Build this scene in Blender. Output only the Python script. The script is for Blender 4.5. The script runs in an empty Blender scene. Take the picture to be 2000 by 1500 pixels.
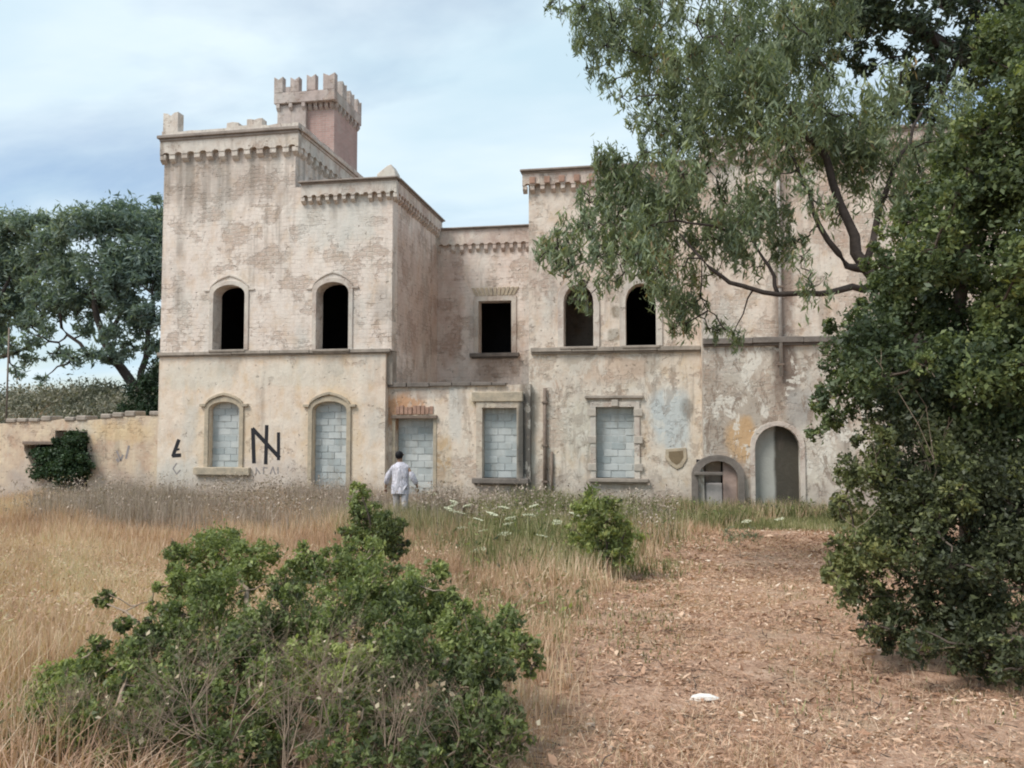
import bpy, bmesh, math, random
import numpy as np
from mathutils import Vector, Matrix
from mathutils.geometry import tessellate_polygon
from mathutils import noise as mnoise

random.seed(7)
RNG = np.random.default_rng(7)
SC = bpy.context.scene
COL = SC.collection

# ------------------------------------------------------------------ camera
F = 1560.0                      # focal length in photo pixels (2000 px wide)
YAW = math.radians(10.35)
PITCH = math.atan(80.0 / F)
EYE = Vector((0.0, 0.0, 2.3))
cam_d = bpy.data.cameras.new('camera')
cam_d.sensor_width = 36.0
cam_d.lens = F / 2000.0 * 36.0
cam_d.clip_start = 0.05
cam_d.clip_end = 3000.0
cam = bpy.data.objects.new('camera', cam_d)
cam.location = EYE
cam.rotation_euler = (math.pi / 2 + PITCH, 0.0, YAW)
COL.objects.link(cam)
SC.camera = cam

# ------------------------------------------------------------------ light
SUN_EL = math.radians(52.0)
SUN_AZ = math.radians(224.0)    # clockwise from +Y: the sun stands behind the camera, a little to the left
sdir = Vector((math.sin(SUN_AZ) * math.cos(SUN_EL), math.cos(SUN_AZ) * math.cos(SUN_EL), math.sin(SUN_EL)))
sun_d = bpy.data.lights.new('sun', 'SUN')
sun_d.energy = 2.0
sun_d.angle = math.radians(22.0)
sun_d.color = (1.0, 0.955, 0.89)
sun = bpy.data.objects.new('sun', sun_d)
sun.rotation_euler = sdir.to_track_quat('Z', 'Y').to_euler()
sun.location = (0, 0, 40)
COL.objects.link(sun)

world = bpy.data.worlds.new('World')
SC.world = world
world.use_nodes = True
wt = world.node_tree
wt.nodes.clear()
def wn(t, **k):
    n = wt.nodes.new(t)
    for a, b in k.items():
        setattr(n, a, b)
    return n
w_out = wn('ShaderNodeOutputWorld')
w_bg = wn('ShaderNodeBackground')
w_bg.inputs['Strength'].default_value = 0.1
w_sky = wn('ShaderNodeTexSky', sky_type='NISHITA', sun_disc=False)
w_sky.sun_elevation = SUN_EL
w_sky.sun_rotation = SUN_AZ
w_sky.air_density = 1.0
w_sky.dust_density = 1.0
w_sky.ozone_density = 1.0
w_tc = wn('ShaderNodeTexCoord')
w_sep = wn('ShaderNodeSeparateXYZ')
wt.links.new(w_tc.outputs['Generated'], w_sep.inputs[0])
# project the view direction on a flat cloud deck
w_add = wn('ShaderNodeMath', operation='ADD'); w_add.inputs[1].default_value = 0.16
w_max = wn('ShaderNodeMath', operation='MAXIMUM'); w_max.inputs[1].default_value = 0.05
wt.links.new(w_sep.outputs[2], w_add.inputs[0]); wt.links.new(w_add.outputs[0], w_max.inputs[0])
w_dx = wn('ShaderNodeMath', operation='DIVIDE'); w_dy = wn('ShaderNodeMath', operation='DIVIDE')
wt.links.new(w_sep.outputs[0], w_dx.inputs[0]); wt.links.new(w_max.outputs[0], w_dx.inputs[1])
wt.links.new(w_sep.outputs[1], w_dy.inputs[0]); wt.links.new(w_max.outputs[0], w_dy.inputs[1])
w_com = wn('ShaderNodeCombineXYZ')
wt.links.new(w_dx.outputs[0], w_com.inputs[0]); wt.links.new(w_dy.outputs[0], w_com.inputs[1])
w_map = wn('ShaderNodeMapping'); w_map.inputs['Rotation'].default_value = (0, 0, math.radians(35)); w_map.inputs['Scale'].default_value = (0.7, 1.25, 1)
w_map.inputs['Location'].default_value = (3.1, 1.7, 0)
wt.links.new(w_com.outputs[0], w_map.inputs[0])
w_n1 = wn('ShaderNodeTexNoise'); w_n1.inputs['Scale'].default_value = 0.9; w_n1.inputs['Detail'].default_value = 7; w_n1.inputs['Roughness'].default_value = 0.52; w_n1.inputs['Distortion'].default_value = 0.5
wt.links.new(w_map.outputs[0], w_n1.inputs['Vector'])
w_r1 = wn('ShaderNodeValToRGB')
w_r1.color_ramp.elements[0].position = 0.40; w_r1.color_ramp.elements[0].color = (0.30, 0.30, 0.30, 1)
w_r1.color_ramp.elements[1].position = 0.58; w_r1.color_ramp.elements[1].color = (0.97, 0.97, 0.97, 1)
wt.links.new(w_n1.outputs[0], w_r1.inputs[0])
w_n2 = wn('ShaderNodeTexNoise'); w_n2.inputs['Scale'].default_value = 1.7; w_n2.inputs['Detail'].default_value = 5
wt.links.new(w_map.outputs[0], w_n2.inputs['Vector'])
w_r2 = wn('ShaderNodeValToRGB')
w_r2.color_ramp.elements[0].position = 0.35; w_r2.color_ramp.elements[0].color = (3.9, 5.05, 5.75, 1)
w_r2.color_ramp.elements[1].position = 0.65; w_r2.color_ramp.elements[1].color = (5.2, 6.0, 6.45, 1)
wt.links.new(w_n2.outputs[0], w_r2.inputs[0])
w_mix = wn('ShaderNodeMix', data_type='RGBA')
wt.links.new(w_r1.outputs[0], w_mix.inputs['Factor'])
wt.links.new(w_sky.outputs[0], w_mix.inputs['A'])
wt.links.new(w_r2.outputs[0], w_mix.inputs['B'])
wt.links.new(w_mix.outputs['Result'], w_bg.inputs['Color'])
wt.links.new(w_bg.outputs[0], w_out.inputs['Surface'])

SC.view_settings.view_transform = 'Standard'
SC.view_settings.look = 'None'
SC.view_settings.exposure = 0.74
SC.view_settings.gamma = 1.0
SC.view_settings.use_curve_mapping = False
SC.render.engine = 'CYCLES'
SC.cycles.filter_width = 2.0
SC.cycles.max_bounces = 6
SC.cycles.transparent_max_bounces = 4
SC.cycles.use_adaptive_sampling = True

# ------------------------------------------------------------------ photo geometry helpers
FW = Vector((-math.sin(YAW) * math.cos(PITCH), math.cos(YAW) * math.cos(PITCH), math.sin(PITCH)))
RT = Vector((math.cos(YAW), math.sin(YAW), 0.0))
UP = RT.cross(FW)
def P(px, py, Y):
    """world point on the plane y = Y seen at photo pixel (px, py)"""
    d = FW + RT * ((px - 1000) / F) + UP * ((750 - py) / F)
    return EYE + d * (Y / d.y)
def W(px, py, Y):
    p = P(px, py, Y)
    return p.x, p.z
def proj(x, y, z):
    vx, vy, vz = x - EYE.x, y - EYE.y, z - EYE.z
    d = vx * FW.x + vy * FW.y + vz * FW.z
    d = np.maximum(d, 1e-3)
    r = vx * RT.x + vy * RT.y + vz * RT.z
    u = vx * UP.x + vy * UP.y + vz * UP.z
    return 1000 + F * r / d, 750 - F * u / d
def prad(r, Y):
    return r / F * Y / 0.985

# ------------------------------------------------------------------ object helpers
def tag(o, label=None, cat=None, group=None, kind=None):
    if label: o['label'] = label
    if cat: o['category'] = cat
    if group: o['group'] = group
    if kind: o['kind'] = kind
    return o
def empty(name, loc, label, cat, group=None):
    o = bpy.data.objects.new(name, None)
    o.location = loc
    o.empty_display_size = 0.2
    COL.objects.link(o)
    return tag(o, label, cat, group)
def link(name, me, mat=None, parent=None):
    o = bpy.data.objects.new(name, me)
    if mat and not me.materials:
        me.materials.append(mat)
    COL.objects.link(o)
    if parent is not None:
        o.parent = parent
        if parent.type == 'EMPTY':
            o.matrix_parent_inverse = Matrix.Translation(-Vector(parent.location))
    return o
class MB:
    """collects verts and faces for one mesh"""
    def __init__(s):
        s.v = []; s.f = []
    def box(s, x0, x1, y0, y1, z0, z1):
        n = len(s.v)
        s.v += [(x0, y0, z0), (x1, y0, z0), (x1, y1, z0), (x0, y1, z0), (x0, y0, z1), (x1, y0, z1), (x1, y1, z1), (x0, y1, z1)]
        s.f += [tuple(n + i for i in q) for q in ((0, 3, 2, 1), (4, 5, 6, 7), (0, 1, 5, 4), (1, 2, 6, 5), (2, 3, 7, 6), (3, 0, 4, 7))]
        return s
    def fbox(s, fr, a0, a1, o0, o1, z0, z1, top=None):
        """box in a facade frame: a along, o outwards, z up; top=(da, do) shrinks the top"""
        n = len(s.v)
        for z in (z0, z1):
            for a, o in ((a0, o0), (a1, o0), (a1, o1), (a0, o1)):
                s.v.append(fr(a, o, z))
        s.f += [tuple(n + i for i in q) for q in ((0, 1, 2, 3), (7, 6, 5, 4), (0, 4, 5, 1), (1, 5, 6, 2), (2, 6, 7, 3), (3, 7, 4, 0))]
        return s
    def wedge(s, fr, a0, a1, o1, z0, z1):
        """corbel: full depth at the top, none at the bottom"""
        n = len(s.v)
        zm = z0 + (z1 - z0) * 0.45
        for a in (a0, a1):
            s.v += [fr(a, 0, z0), fr(a, 0, z1), fr(a, o1, z1), fr(a, o1, zm), fr(a, o1 * 0.45, z0 + (zm - z0) * 0.35)]
        s.f += [(n, n + 1, n + 2, n + 3, n + 4), (n + 9, n + 8, n + 7, n + 6, n + 5)]
        for i in range(5):
            j = (i + 1) % 5
            s.f.append((n + j, n + i, n + 5 + i, n + 5 + j))
        return s
    def plate(s, fr, outer, holes=(), o0=-0.45, o1=0.0):
        loops = [[Vector((p[0], p[1], 0)) for p in outer]] + [[Vector((p[0], p[1], 0)) for p in h] for h in holes]
        tris = tessellate_polygon(loops)
        pts = [p for l in loops for p in l]
        n = len(s.v); m = len(pts)
        for o in (o1, o0):
            s.v += [fr(p.x, o, p.y) for p in pts]
        for t in tris:
            s.f.append((n + t[0], n + t[1], n + t[2]))
            s.f.append((n + m + t[2], n + m + t[1], n + m + t[0]))
        k = 0
        for l in loops:
            for i in range(len(l)):
                a = k + i; b = k + (i + 1) % len(l)
                s.f.append((n + a, n + b, n + m + b, n + m + a))
            k += len(l)
        return s
    def tube(s, pts, rad, sides=6):
        pts = [Vector(p) for p in pts]
        n0 = len(s.v)
        for i, p in enumerate(pts):
            d = (pts[min(i + 1, len(pts) - 1)] - pts[max(i - 1, 0)]).normalized()
            a = d.orthogonal().normalized(); b = d.cross(a)
            for k in range(sides):
                t = 2 * math.pi * k / sides
                s.v.append(tuple(p + (a * math.cos(t) + b * math.sin(t)) * rad[i]))
        for i in range(len(pts) - 1):
            for k in range(sides):
                a = n0 + i * sides + k; b = n0 + i * sides + (k + 1) % sides
                s.f.append((a, b, b + sides, a + sides))
        s.f.append(tuple(n0 + k for k in reversed(range(sides))))
        s.f.append(tuple(n0 + (len(pts) - 1) * sides + k for k in range(sides)))
        return s
    def mesh(s, name, recalc=True, bevel=0.0):
        me = bpy.data.meshes.new(name)
        me.from_pydata(s.v, [], s.f)
        if recalc or bevel:
            bm = bmesh.new(); bm.from_mesh(me)
            bmesh.ops.remove_doubles(bm, verts=bm.verts, dist=1e-5)
            bmesh.ops.recalc_face_normals(bm, faces=bm.faces)
            if bevel:
                es = [e for e in bm.edges if len(e.link_faces) == 2 and e.calc_face_angle(0) > 0.5]
                bmesh.ops.bevel(bm, geom=es, offset=bevel, segments=1, affect='EDGES')
            bm.to_mesh(me); bm.free()
        me.update()
        return me
    def build(s, name, mat, parent=None, bevel=0.0, recalc=True, smooth=False):
        me = s.mesh(name, recalc, bevel)
        if smooth:
            me.polygons.foreach_set('use_smooth', [True] * len(me.polygons))
        return link(name, me, mat, parent)

def fast_mesh(name, verts, faces, attrs=None, smooth=False):
    """verts (N,3), faces (M,k) arrays"""
    me = bpy.data.meshes.new(name)
    M, k = faces.shape
    me.vertices.add(len(verts))
    me.vertices.foreach_set('co', np.asarray(verts, np.float32).ravel())
    me.loops.add(M * k)
    me.loops.foreach_set('vertex_index', faces.astype(np.int32).ravel())
    me.polygons.add(M)
    me.polygons.foreach_set('loop_start', np.arange(0, M * k, k, dtype=np.int32))
    if smooth:
        me.polygons.foreach_set('use_smooth', np.ones(M, bool))
    me.update(calc_edges=True)
    for an, av in (attrs or {}).items():
        a = me.attributes.new(an, 'FLOAT', 'POINT')
        a.data.foreach_set('value', np.asarray(av, np.float32))
    return me

# ------------------------------------------------------------------ material helpers
class Mat:
    def __init__(s, name):
        s.m = bpy.data.materials.new(name); s.m.use_nodes = True
        s.t = s.m.node_tree; s.t.nodes.clear()
        s.out = s.n('ShaderNodeOutputMaterial')
        s.b = s.n('ShaderNodeBsdfPrincipled')
        s.t.links.new(s.b.outputs[0], s.out.inputs['Surface'])
        s.pos = s.n('ShaderNodeNewGeometry').outputs['Position']
    def n(s, t, **k):
        x = s.t.nodes.new(t)
        for a, b in k.items(): setattr(x, a, b)
        return x
    def put(s, inp, v):
        if hasattr(v, 'links') or isinstance(v, bpy.types.NodeSocket): s.t.links.new(v, inp)
        elif isinstance(v, (tuple, list)) and len(v) == 3 and inp.type == 'RGBA': inp.default_value = (*v, 1)
        else: inp.default_value = v
    def math(s, op, a, b=0.0, clamp=False):
        x = s.n('ShaderNodeMath', operation=op); x.use_clamp = clamp
        s.put(x.inputs[0], a); s.put(x.inputs[1], b)
        return x.outputs[0]
    def vec(s, scale=(1, 1, 1), loc=(0, 0, 0), src=None):
        x = s.n('ShaderNodeMapping'); x.inputs['Scale'].default_value = scale; x.inputs['Location'].default_value = loc
        s.t.links.new(src or s.pos, x.inputs[0])
        return x.outputs[0]
    def noise(s, scale, detail=3, rough=0.55, vec=None, dist=0.0):
        x = s.n('ShaderNodeTexNoise')
        x.inputs['Scale'].default_value = scale; x.inputs['Detail'].default_value = detail
        x.inputs['Roughness'].default_value = rough; x.inputs['Distortion'].default_value = dist
        s.t.links.new(vec or s.pos, x.inputs['Vector'])
        return x.outputs[0]
    def ramp(s, v, stops):
        x = s.n('ShaderNodeValToRGB'); r = x.color_ramp
        while len(r.elements) > 1: r.elements.remove(r.elements[-1])
        for i, (p, c) in enumerate(stops):
            e = r.elements[0] if i == 0 else r.elements.new(p)
            e.position = p
            e.color = (*c, 1) if isinstance(c, (tuple, list)) else (c, c, c, 1)
        s.put(x.inputs[0], v)
        return x.outputs[0]
    def step(s, v, lo, hi):
        x = s.n('ShaderNodeMapRange'); x.interpolation_type = 'SMOOTHSTEP'
        s.put(x.inputs['Value'], v)
        x.inputs['From Min'].default_value = lo; x.inputs['From Max'].default_value = hi
        return x.outputs[0]
    def mix(s, f, a, b, mode='MIX'):
        x = s.n('ShaderNodeMix', data_type='RGBA'); x.blend_type = mode
        s.put(x.inputs['Factor'], f); s.put(x.inputs['A'], a); s.put(x.inputs['B'], b)
        return x.outputs['Result']
    def attr(s, name):
        return s.n('ShaderNodeAttribute', attribute_name=name).outputs['Fac']
    def xz(s):
        q = s.n('ShaderNodeSeparateXYZ'); s.t.links.new(s.pos, q.inputs[0])
        return q.outputs[0], q.outputs[1], q.outputs[2]
    def blob(s, cx, cz, wx, wz, ragged=0.35, soft=0.25, seed=0.0):
        """a ragged patch on a facade, measured in metres"""
        x, y, z = s.xz()
        a = s.math('ABSOLUTE', s.math('DIVIDE', s.math('SUBTRACT', x, cx), wx))
        b = s.math('ABSOLUTE', s.math('DIVIDE', s.math('SUBTRACT', z, cz), wz))
        d = s.math('POWER', s.math('ADD', s.math('POWER', a, 3.0), s.math('POWER', b, 3.0)), 1 / 3)
        nn = s.noise(2.2, 4, 0.6, s.vec((1, 1, 0.6), (seed, 0, seed)))
        d = s.math('ADD', d, s.math('MULTIPLY', s.math('SUBTRACT', nn, 0.5), ragged * 4))
        return s.math('SUBTRACT', 1.0, s.step(d, 1.0 - soft, 1.0 + soft))
    def bump(s, h, strength=0.4, dist=0.02, normal=None):
        x = s.n('ShaderNodeBump'); x.inputs['Strength'].default_value = strength; x.inputs['Distance'].default_value = dist
        s.put(x.inputs['Height'], h)
        if normal is not None: s.t.links.new(normal, x.inputs['Normal'])
        return x.outputs[0]
    def done(s, col, rough=0.9, normal=None, spec=0.2, metal=0.0):
        s.put(s.b.inputs['Base Color'], col); s.put(s.b.inputs['Roughness'], rough)
        s.b.inputs['Specular IOR Level'].default_value = spec
        s.b.inputs['Metallic'].default_value = metal
        if normal is not None: s.t.links.new(normal, s.b.inputs['Normal'])
        return s.m

def plain(name, c, rough=0.85, var=0.25, scale=6.0, bump=0.3, spec=0.2, c2=None):
    m = Mat(name)
    a = m.noise(scale, 5, 0.6)
    b = m.noise(scale * 5, 3, 0.6)
    c2 = c2 or tuple(x * (1 - var) for x in c)
    col = m.ramp(a, [(0.3, c2), (0.7, c)])
    col = m.mix(0.35, col, m.ramp(b, [(0.3, 0.35), (0.7, 0.65)]), 'OVERLAY')
    return m.done(col, rough, m.bump(m.math('ADD', a, m.math('MULTIPLY', b, 0.4)), bump, 0.015), spec)

# facade coordinates used by the patches
Y0 = 21.8          # tower and block front
YC = Y0 + 0.25     # ground floor of the middle part
YC2 = 26.6         # set-back upper wall of the middle part
YD = Y0 + 0.4      # right wing front
YE = Y0 - 0.45     # far right block front

def wallmat(name, c_a, c_b, brick_amt, streak=0.5, stains=(), brick_cols=((0.34, 0.22, 0.165), (0.45, 0.32, 0.24)), rub=0.5, blotch=0.0, top=None):
    m = Mat(name)
    x, y, z = m.xz()
    flat = m.n('ShaderNodeCombineXYZ')
    m.put(flat.inputs[0], m.math('ADD', x, y)); m.put(flat.inputs[1], z)
    big = m.noise(0.55, 5, 0.6)
    col = m.ramp(big, [(0.32, c_b), (0.66, c_a)])
    mid = m.noise(2.6, 6, 0.65, m.vec((1, 1, 0.8), (4, 2, 1)))
    col = m.mix(0.75, col, m.ramp(mid, [(0.3, (0.32, 0.30, 0.28)), (0.5, (0.5, 0.5, 0.5)), (0.72, (0.66, 0.64, 0.61))]), 'OVERLAY')
    # stone courses showing through the render
    br = m.n('ShaderNodeTexBrick')
    wob = m.n('ShaderNodeVectorMath', operation='ADD')
    nz = m.n('ShaderNodeTexNoise'); nz.inputs['Scale'].default_value = 2.5
    m.t.links.new(m.pos, nz.inputs['Vector'])
    sc = m.n('ShaderNodeVectorMath', operation='SCALE'); sc.inputs['Scale'].default_value = 0.16
    m.t.links.new(nz.outputs['Color'], sc.inputs[0])
    m.t.links.new(flat.outputs[0], wob.inputs[0]); m.t.links.new(sc.outputs[0], wob.inputs[1])
    m.t.links.new(wob.outputs[0], br.inputs['Vector'])
    br.inputs['Scale'].default_value = 1.0
    br.inputs['Brick Width'].default_value = 0.30; br.inputs['Row Height'].default_value = 0.125; br.inputs['Bias'].default_value = 0.1
    br.inputs['Mortar Size'].default_value = 0.014; br.inputs['Mortar Smooth'].default_value = 0.6
    br.inputs['Color1'].default_value = (*brick_cols[0], 1); br.inputs['Color2'].default_value = (*brick_cols[1], 1)
    br.inputs['Mortar'].default_value = (0.50, 0.44, 0.36, 1)
    bm_n = m.noise(1.1, 9, 0.68, m.vec((1, 1, 1.2), (9, 3, 5)))
    bmask = m.step(bm_n, 0.625 - brick_amt * 0.25, 0.645 - brick_amt * 0.25)
    fine = m.noise(14, 4, 0.7)
    bmask = m.math('MULTIPLY', bmask, m.step(fine, 0.3, 0.55))
    col = m.mix(m.math('MULTIPLY', bmask, 0.5), col, br.outputs['Color'])
    # faint relief of the courses everywhere
    col = m.mix(m.math('MULTIPLY', br.outputs['Fac'], rub * 0.30), col, (0.36, 0.31, 0.26))
    # grey wash where the limewash weathered
    gw = m.step(m.noise(0.8, 5, 0.6, m.vec((1, 1, 0.5), (1, 8, 3))), 0.5, 0.68)
    col = m.mix(m.math('MULTIPLY', gw, 0.5), col, (0.50, 0.50, 0.46))
    # rain streaks
    st = m.noise(1.0, 5, 0.6, m.vec((3.2, 3.2, 0.22), (2, 2, 7)))
    stm = m.math('MULTIPLY', m.step(st, 0.52, 0.70), m.step(m.noise(0.7, 2, 0.5, m.vec(loc=(7, 7, 7))), 0.35, 0.6))
    col = m.mix(m.math('MULTIPLY', stm, streak), col, (0.24, 0.20, 0.165))
    st2 = m.noise(1.0, 4, 0.6, m.vec((7, 7, 0.5), (12, 2, 7)))
    col = m.mix(m.math('MULTIPLY', m.step(st2, 0.55, 0.7), 0.3), col, (0.68, 0.62, 0.53))
    for (cx, cz, wx, wz, c, amt, rg) in stains:
        col = m.mix(m.math('MULTIPLY', m.blob(cx, cz, wx, wz, rg, 0.3, cx), amt), col, c)
    if blotch:
        q1 = m.noise(1.7, 9, 0.72, m.vec((1.2, 1.2, 0.75), (5, 1, 9)), 0.6)
        col = m.mix(m.math('MULTIPLY', m.step(q1, 0.545, 0.558), blotch), col, (0.72, 0.68, 0.60))
        q2 = m.noise(2.3, 9, 0.72, m.vec((1.4, 1.4, 0.6), (15, 4, 2)), 0.8)
        col = m.mix(m.math('MULTIPLY', m.step(q2, 0.555, 0.572), blotch * 0.9), col, (0.27, 0.21, 0.165))
    if top:
        sv_ = m.noise(1.0, 3, 0.5, m.vec((3.4, 3.4, 0.12), (6, 2, 7)))
        dz = m.math('SUBTRACT', top, z)
        am = m.math('SUBTRACT', 1.0, m.step(m.math('ADD', dz, m.math('MULTIPLY', m.math('SUBTRACT', sv_, 0.5), -5.0)), 0.6, 2.2))
        am = m.math('MULTIPLY', am, m.step(sv_, 0.42, 0.62))
        col = m.mix(m.math('MULTIPLY', am, 0.55), col, (0.23, 0.20, 0.17))
    # rising damp and dirt at the foot
    ft = m.math('ADD', z, m.math('MULTIPLY', m.noise(1.6, 4), -1.6))
    col = m.mix(m.math('MULTIPLY', m.math('SUBTRACT', 1.0, m.step(ft, -0.5, 0.35)), 0.55), col, (0.40, 0.35, 0.31))
    # small pits
    pit = m.step(m.noise(9, 3, 0.5, m.vec(loc=(3, 3, 3))), 0.66, 0.74)
    col = m.mix(m.math('MULTIPLY', pit, 0.45), col, (0.20, 0.165, 0.13))
    h = m.math('ADD', m.math('MULTIPLY', mid, 0.8), m.math('MULTIPLY', fine, 0.35))
    h = m.math('SUBTRACT', h, m.math('MULTIPLY', bmask, 0.35))
    h = m.math('SUBTRACT', h, m.math('MULTIPLY', m.math('MULTIPLY', br.outputs['Fac'], m.step(bm_n, 0.42, 0.62)), rub * 0.6))
    h = m.math('SUBTRACT', h, m.math('MULTIPLY', pit, 0.5))
    return m.done(col, 0.95, m.bump(h, 0.75, 0.05), 0.1)

def sp(px, py, Y, wpx, hpx, c, amt, rg=0.35):
    x, z = W(px, py, Y)
    return (x, z, prad(wpx, Y), prad(hpx, Y), c, amt, rg)

DK = (0.10, 0.095, 0.085)
M_UP = wallmat('weathered_upper_plaster', (0.76, 0.67, 0.59), (0.69, 0.585, 0.51), 0.34, 0.55, blotch=0.14, top=W(450, 300, Y0)[1],
    stains=[sp(430, 350, Y0, 160, 55, (0.30, 0.24, 0.20), 0.35, 0.5),
            sp(745, 600, Y0, 18, 40, (0.30, 0.28, 0.25), 0.4, 0.4),
            sp(660, 430, Y0, 90, 50, (0.60, 0.60, 0.55), 0.5, 0.5),
            sp(470, 600, Y0, 20, 60, (0.6, 0.5, 0.38), 0.3, 0.5), sp(450, 715, Y0, 30, 22, (.3, .25, .2), .45, .5), sp(650, 712, Y0, 30, 22, (.3, .25, .2), .4, .5)], rub=0.55)
M_UPC = wallmat('pinkish_upper_plaster', (0.80, 0.70, 0.62), (0.72, 0.60, 0.53), 0.34, 0.5, blotch=0.2, rub=0.55,
    stains=[sp(965, 722, YC2, 40, 24, (.3, .22, .17), .6, .6), sp(870, 600, YC2, 35, 110, (0.40, 0.26, 0.20), 0.5, 0.4)])
M_UPD = wallmat('mottled_upper_plaster', (0.73, 0.63, 0.53), (0.60, 0.49, 0.41), 0.45, 0.4, blotch=0.3, rub=0.3,
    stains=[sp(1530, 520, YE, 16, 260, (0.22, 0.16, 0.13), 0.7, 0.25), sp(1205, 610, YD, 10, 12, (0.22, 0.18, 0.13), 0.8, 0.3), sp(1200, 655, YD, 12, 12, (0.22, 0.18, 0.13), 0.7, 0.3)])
M_LO = wallmat('cream_lower_plaster', (0.755, 0.645, 0.525), (0.70, 0.565, 0.455), 0.08, 0.34, blotch=0.12, rub=0.0,
    stains=[sp(450, 712, Y0, 26, 26, (.36, .31, .25), .5, .6), sp(650, 710, Y0, 26, 24, (.36, .31, .25), .45, .6), sp(437, 950, Y0, 50, 20, (.36, .32, .27), .5, .6), sp(440, 870, Y0, 62, 95, (0.64, 0.48, 0.30), 0.45, 0.3), sp(645, 870, Y0, 62, 120, (0.64, 0.49, 0.31), 0.45, 0.3),
            sp(500, 925, Y0, 100, 30, (0.52, 0.46, 0.42), 0.5, 0.5), sp(350, 930, Y0, 45, 40, (0.56, 0.55, 0.50), 0.6, 0.4),
            sp(390, 735, Y0, 80, 28, (0.62, 0.60, 0.52), 0.5, 0.5), sp(600, 730, Y0, 110, 25, (0.62, 0.60, 0.52), 0.4, 0.5)])
M_LOC = wallmat('peeling_ground_floor_plaster', (0.735, 0.63, 0.515), (0.63, 0.515, 0.42), 0.28, 0.5, blotch=0.35, rub=0.1,
    stains=[sp(790, 800, YC, 45, 38, (0.50, 0.26, 0.13), 0.8, 0.3), sp(862, 900, YC, 20, 55, (0.50, 0.34, 0.18), 0.7, 0.3),
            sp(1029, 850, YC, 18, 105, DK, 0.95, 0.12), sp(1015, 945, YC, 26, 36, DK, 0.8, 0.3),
            sp(830, 765, YC, 60, 14, (0.34, 0.30, 0.27), 0.6, 0.5), sp(890, 800, YC, 14, 60, (0.58, 0.57, 0.53), 0.6, 0.4),
            sp(960, 782, YC, 45, 14, (0.42, 0.36, 0.20), 0.5, 0.4)])
M_LOD = wallmat('stained_ground_floor_plaster', (0.73, 0.64, 0.53), (0.61, 0.51, 0.42), 0.35, 0.8, blotch=0.45, rub=0.1,
    stains=[sp(1133, 703, YD, 30, 28, (.30, .26, .21), .5, .6), sp(1254, 703, YD, 30, 30, (.30, .26, .21), .5, .6), sp(1205, 950, YD, 50, 16, (.32, .28, .23), .5, .6), sp(1306, 812, YD, 36, 52, (0.53, 0.57, 0.565), 0.92, 0.22), sp(1322, 850, YD, 22, 34, (0.55, 0.58, 0.57), 0.8, 0.3), sp(1205, 720, YD, 60, 22, (0.55, 0.40, 0.30), 0.5, 0.5), sp(1040, 800, YD, 14, 45, (0.30, 0.27, 0.22), 0.7, 0.3),
            sp(1345, 792, YD, 12, 20, DK, 0.45, 0.8), sp(1130, 830, YD, 35, 60, (0.56, 0.54, 0.46), 0.5, 0.5)])
M_LOE = wallmat('crumbling_ground_floor_plaster', (0.68, 0.62, 0.53), (0.42, 0.35, 0.29), 0.5, 1.0, blotch=0.8, rub=0.15,
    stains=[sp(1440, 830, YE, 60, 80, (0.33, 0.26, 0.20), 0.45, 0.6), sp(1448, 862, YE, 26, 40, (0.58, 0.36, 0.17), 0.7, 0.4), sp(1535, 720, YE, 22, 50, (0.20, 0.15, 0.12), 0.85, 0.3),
            sp(1560, 800, YE, 20, 40, (0.35, 0.34, 0.32), 0.6, 0.4), sp(1600, 890, YE, 40, 50, (0.64, 0.60, 0.52), 0.6, 0.5)])
M_GW = wallmat('garden_wall_plaster', (0.68, 0.55, 0.40), (0.54, 0.42, 0.32), 0.25, 0.4, rub=0.2,
    stains=[sp(220, 845, Y0, 70, 25, (0.66, 0.48, 0.26), 0.5, 0.5), sp(80, 940, Y0, 80, 40, (0.50, 0.43, 0.37), 0.6, 0.5)])
M_TRIM = plain('grey_stone_trim', (0.40, 0.345, 0.29), 0.9, 0.4, 3.0, 0.5)
M_TRIMD = plain('dark_weathered_ledge', (0.23, 0.20, 0.175), 0.95, 0.4, 3.0, 0.5)
M_CAP = plain('cornice_cap_stone', (0.36, 0.305, 0.265), 0.95, 0.35, 3.0, 0.5)
M_TRIML = plain('pale_stone_trim', (0.55, 0.49, 0.42), 0.9, 0.3, 3.0, 0.5)
M_SURR = plain('tan_stone_surround', (0.54, 0.445, 0.325), 0.95, 0.45, 4.0, 0.7, c2=(0.32, 0.28, 0.22))
M_SURRP = wallmat('pale_window_surround', (0.60, 0.54, 0.475), (0.52, 0.44, 0.38), 0.2, 0.4, rub=0)
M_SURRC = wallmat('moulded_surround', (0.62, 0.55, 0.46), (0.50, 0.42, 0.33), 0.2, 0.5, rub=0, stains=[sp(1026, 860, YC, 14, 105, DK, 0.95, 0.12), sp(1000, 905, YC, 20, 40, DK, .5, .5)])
M_DARK = plain('interior_shade', (0.035, 0.033, 0.035), 0.95, 0.3, 2.0, 0.2)  # near-black base colour paints in the shade of rooms and openings
M_ROOF = plain('roof_screed', (0.30, 0.25, 0.21), 0.95)
M_BRICK = plain('red_brick', (0.44, 0.275, 0.205), 0.9, 0.4, 5.0, 0.5)
M_MORT = plain('mortar', (0.60, 0.61, 0.60), 0.95)
M_PIPE = plain('grey_drainpipe', (0.50, 0.46, 0.42), 0.6, 0.4, 8.0, 0.2, 0.4)
M_PIPED = plain('brown_rusty_pipe', (0.24, 0.18, 0.14), 0.7, 0.4, 8.0, 0.3, 0.4)
M_PAINT = plain('black_spray_paint', (0.03, 0.03, 0.035), 0.7, 0.3, 9.0, 0.1)
M_PAINTG = plain('faded_spray_paint', (0.33, 0.30, 0.29), 0.8, 0.3, 9.0, 0.1)
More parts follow.
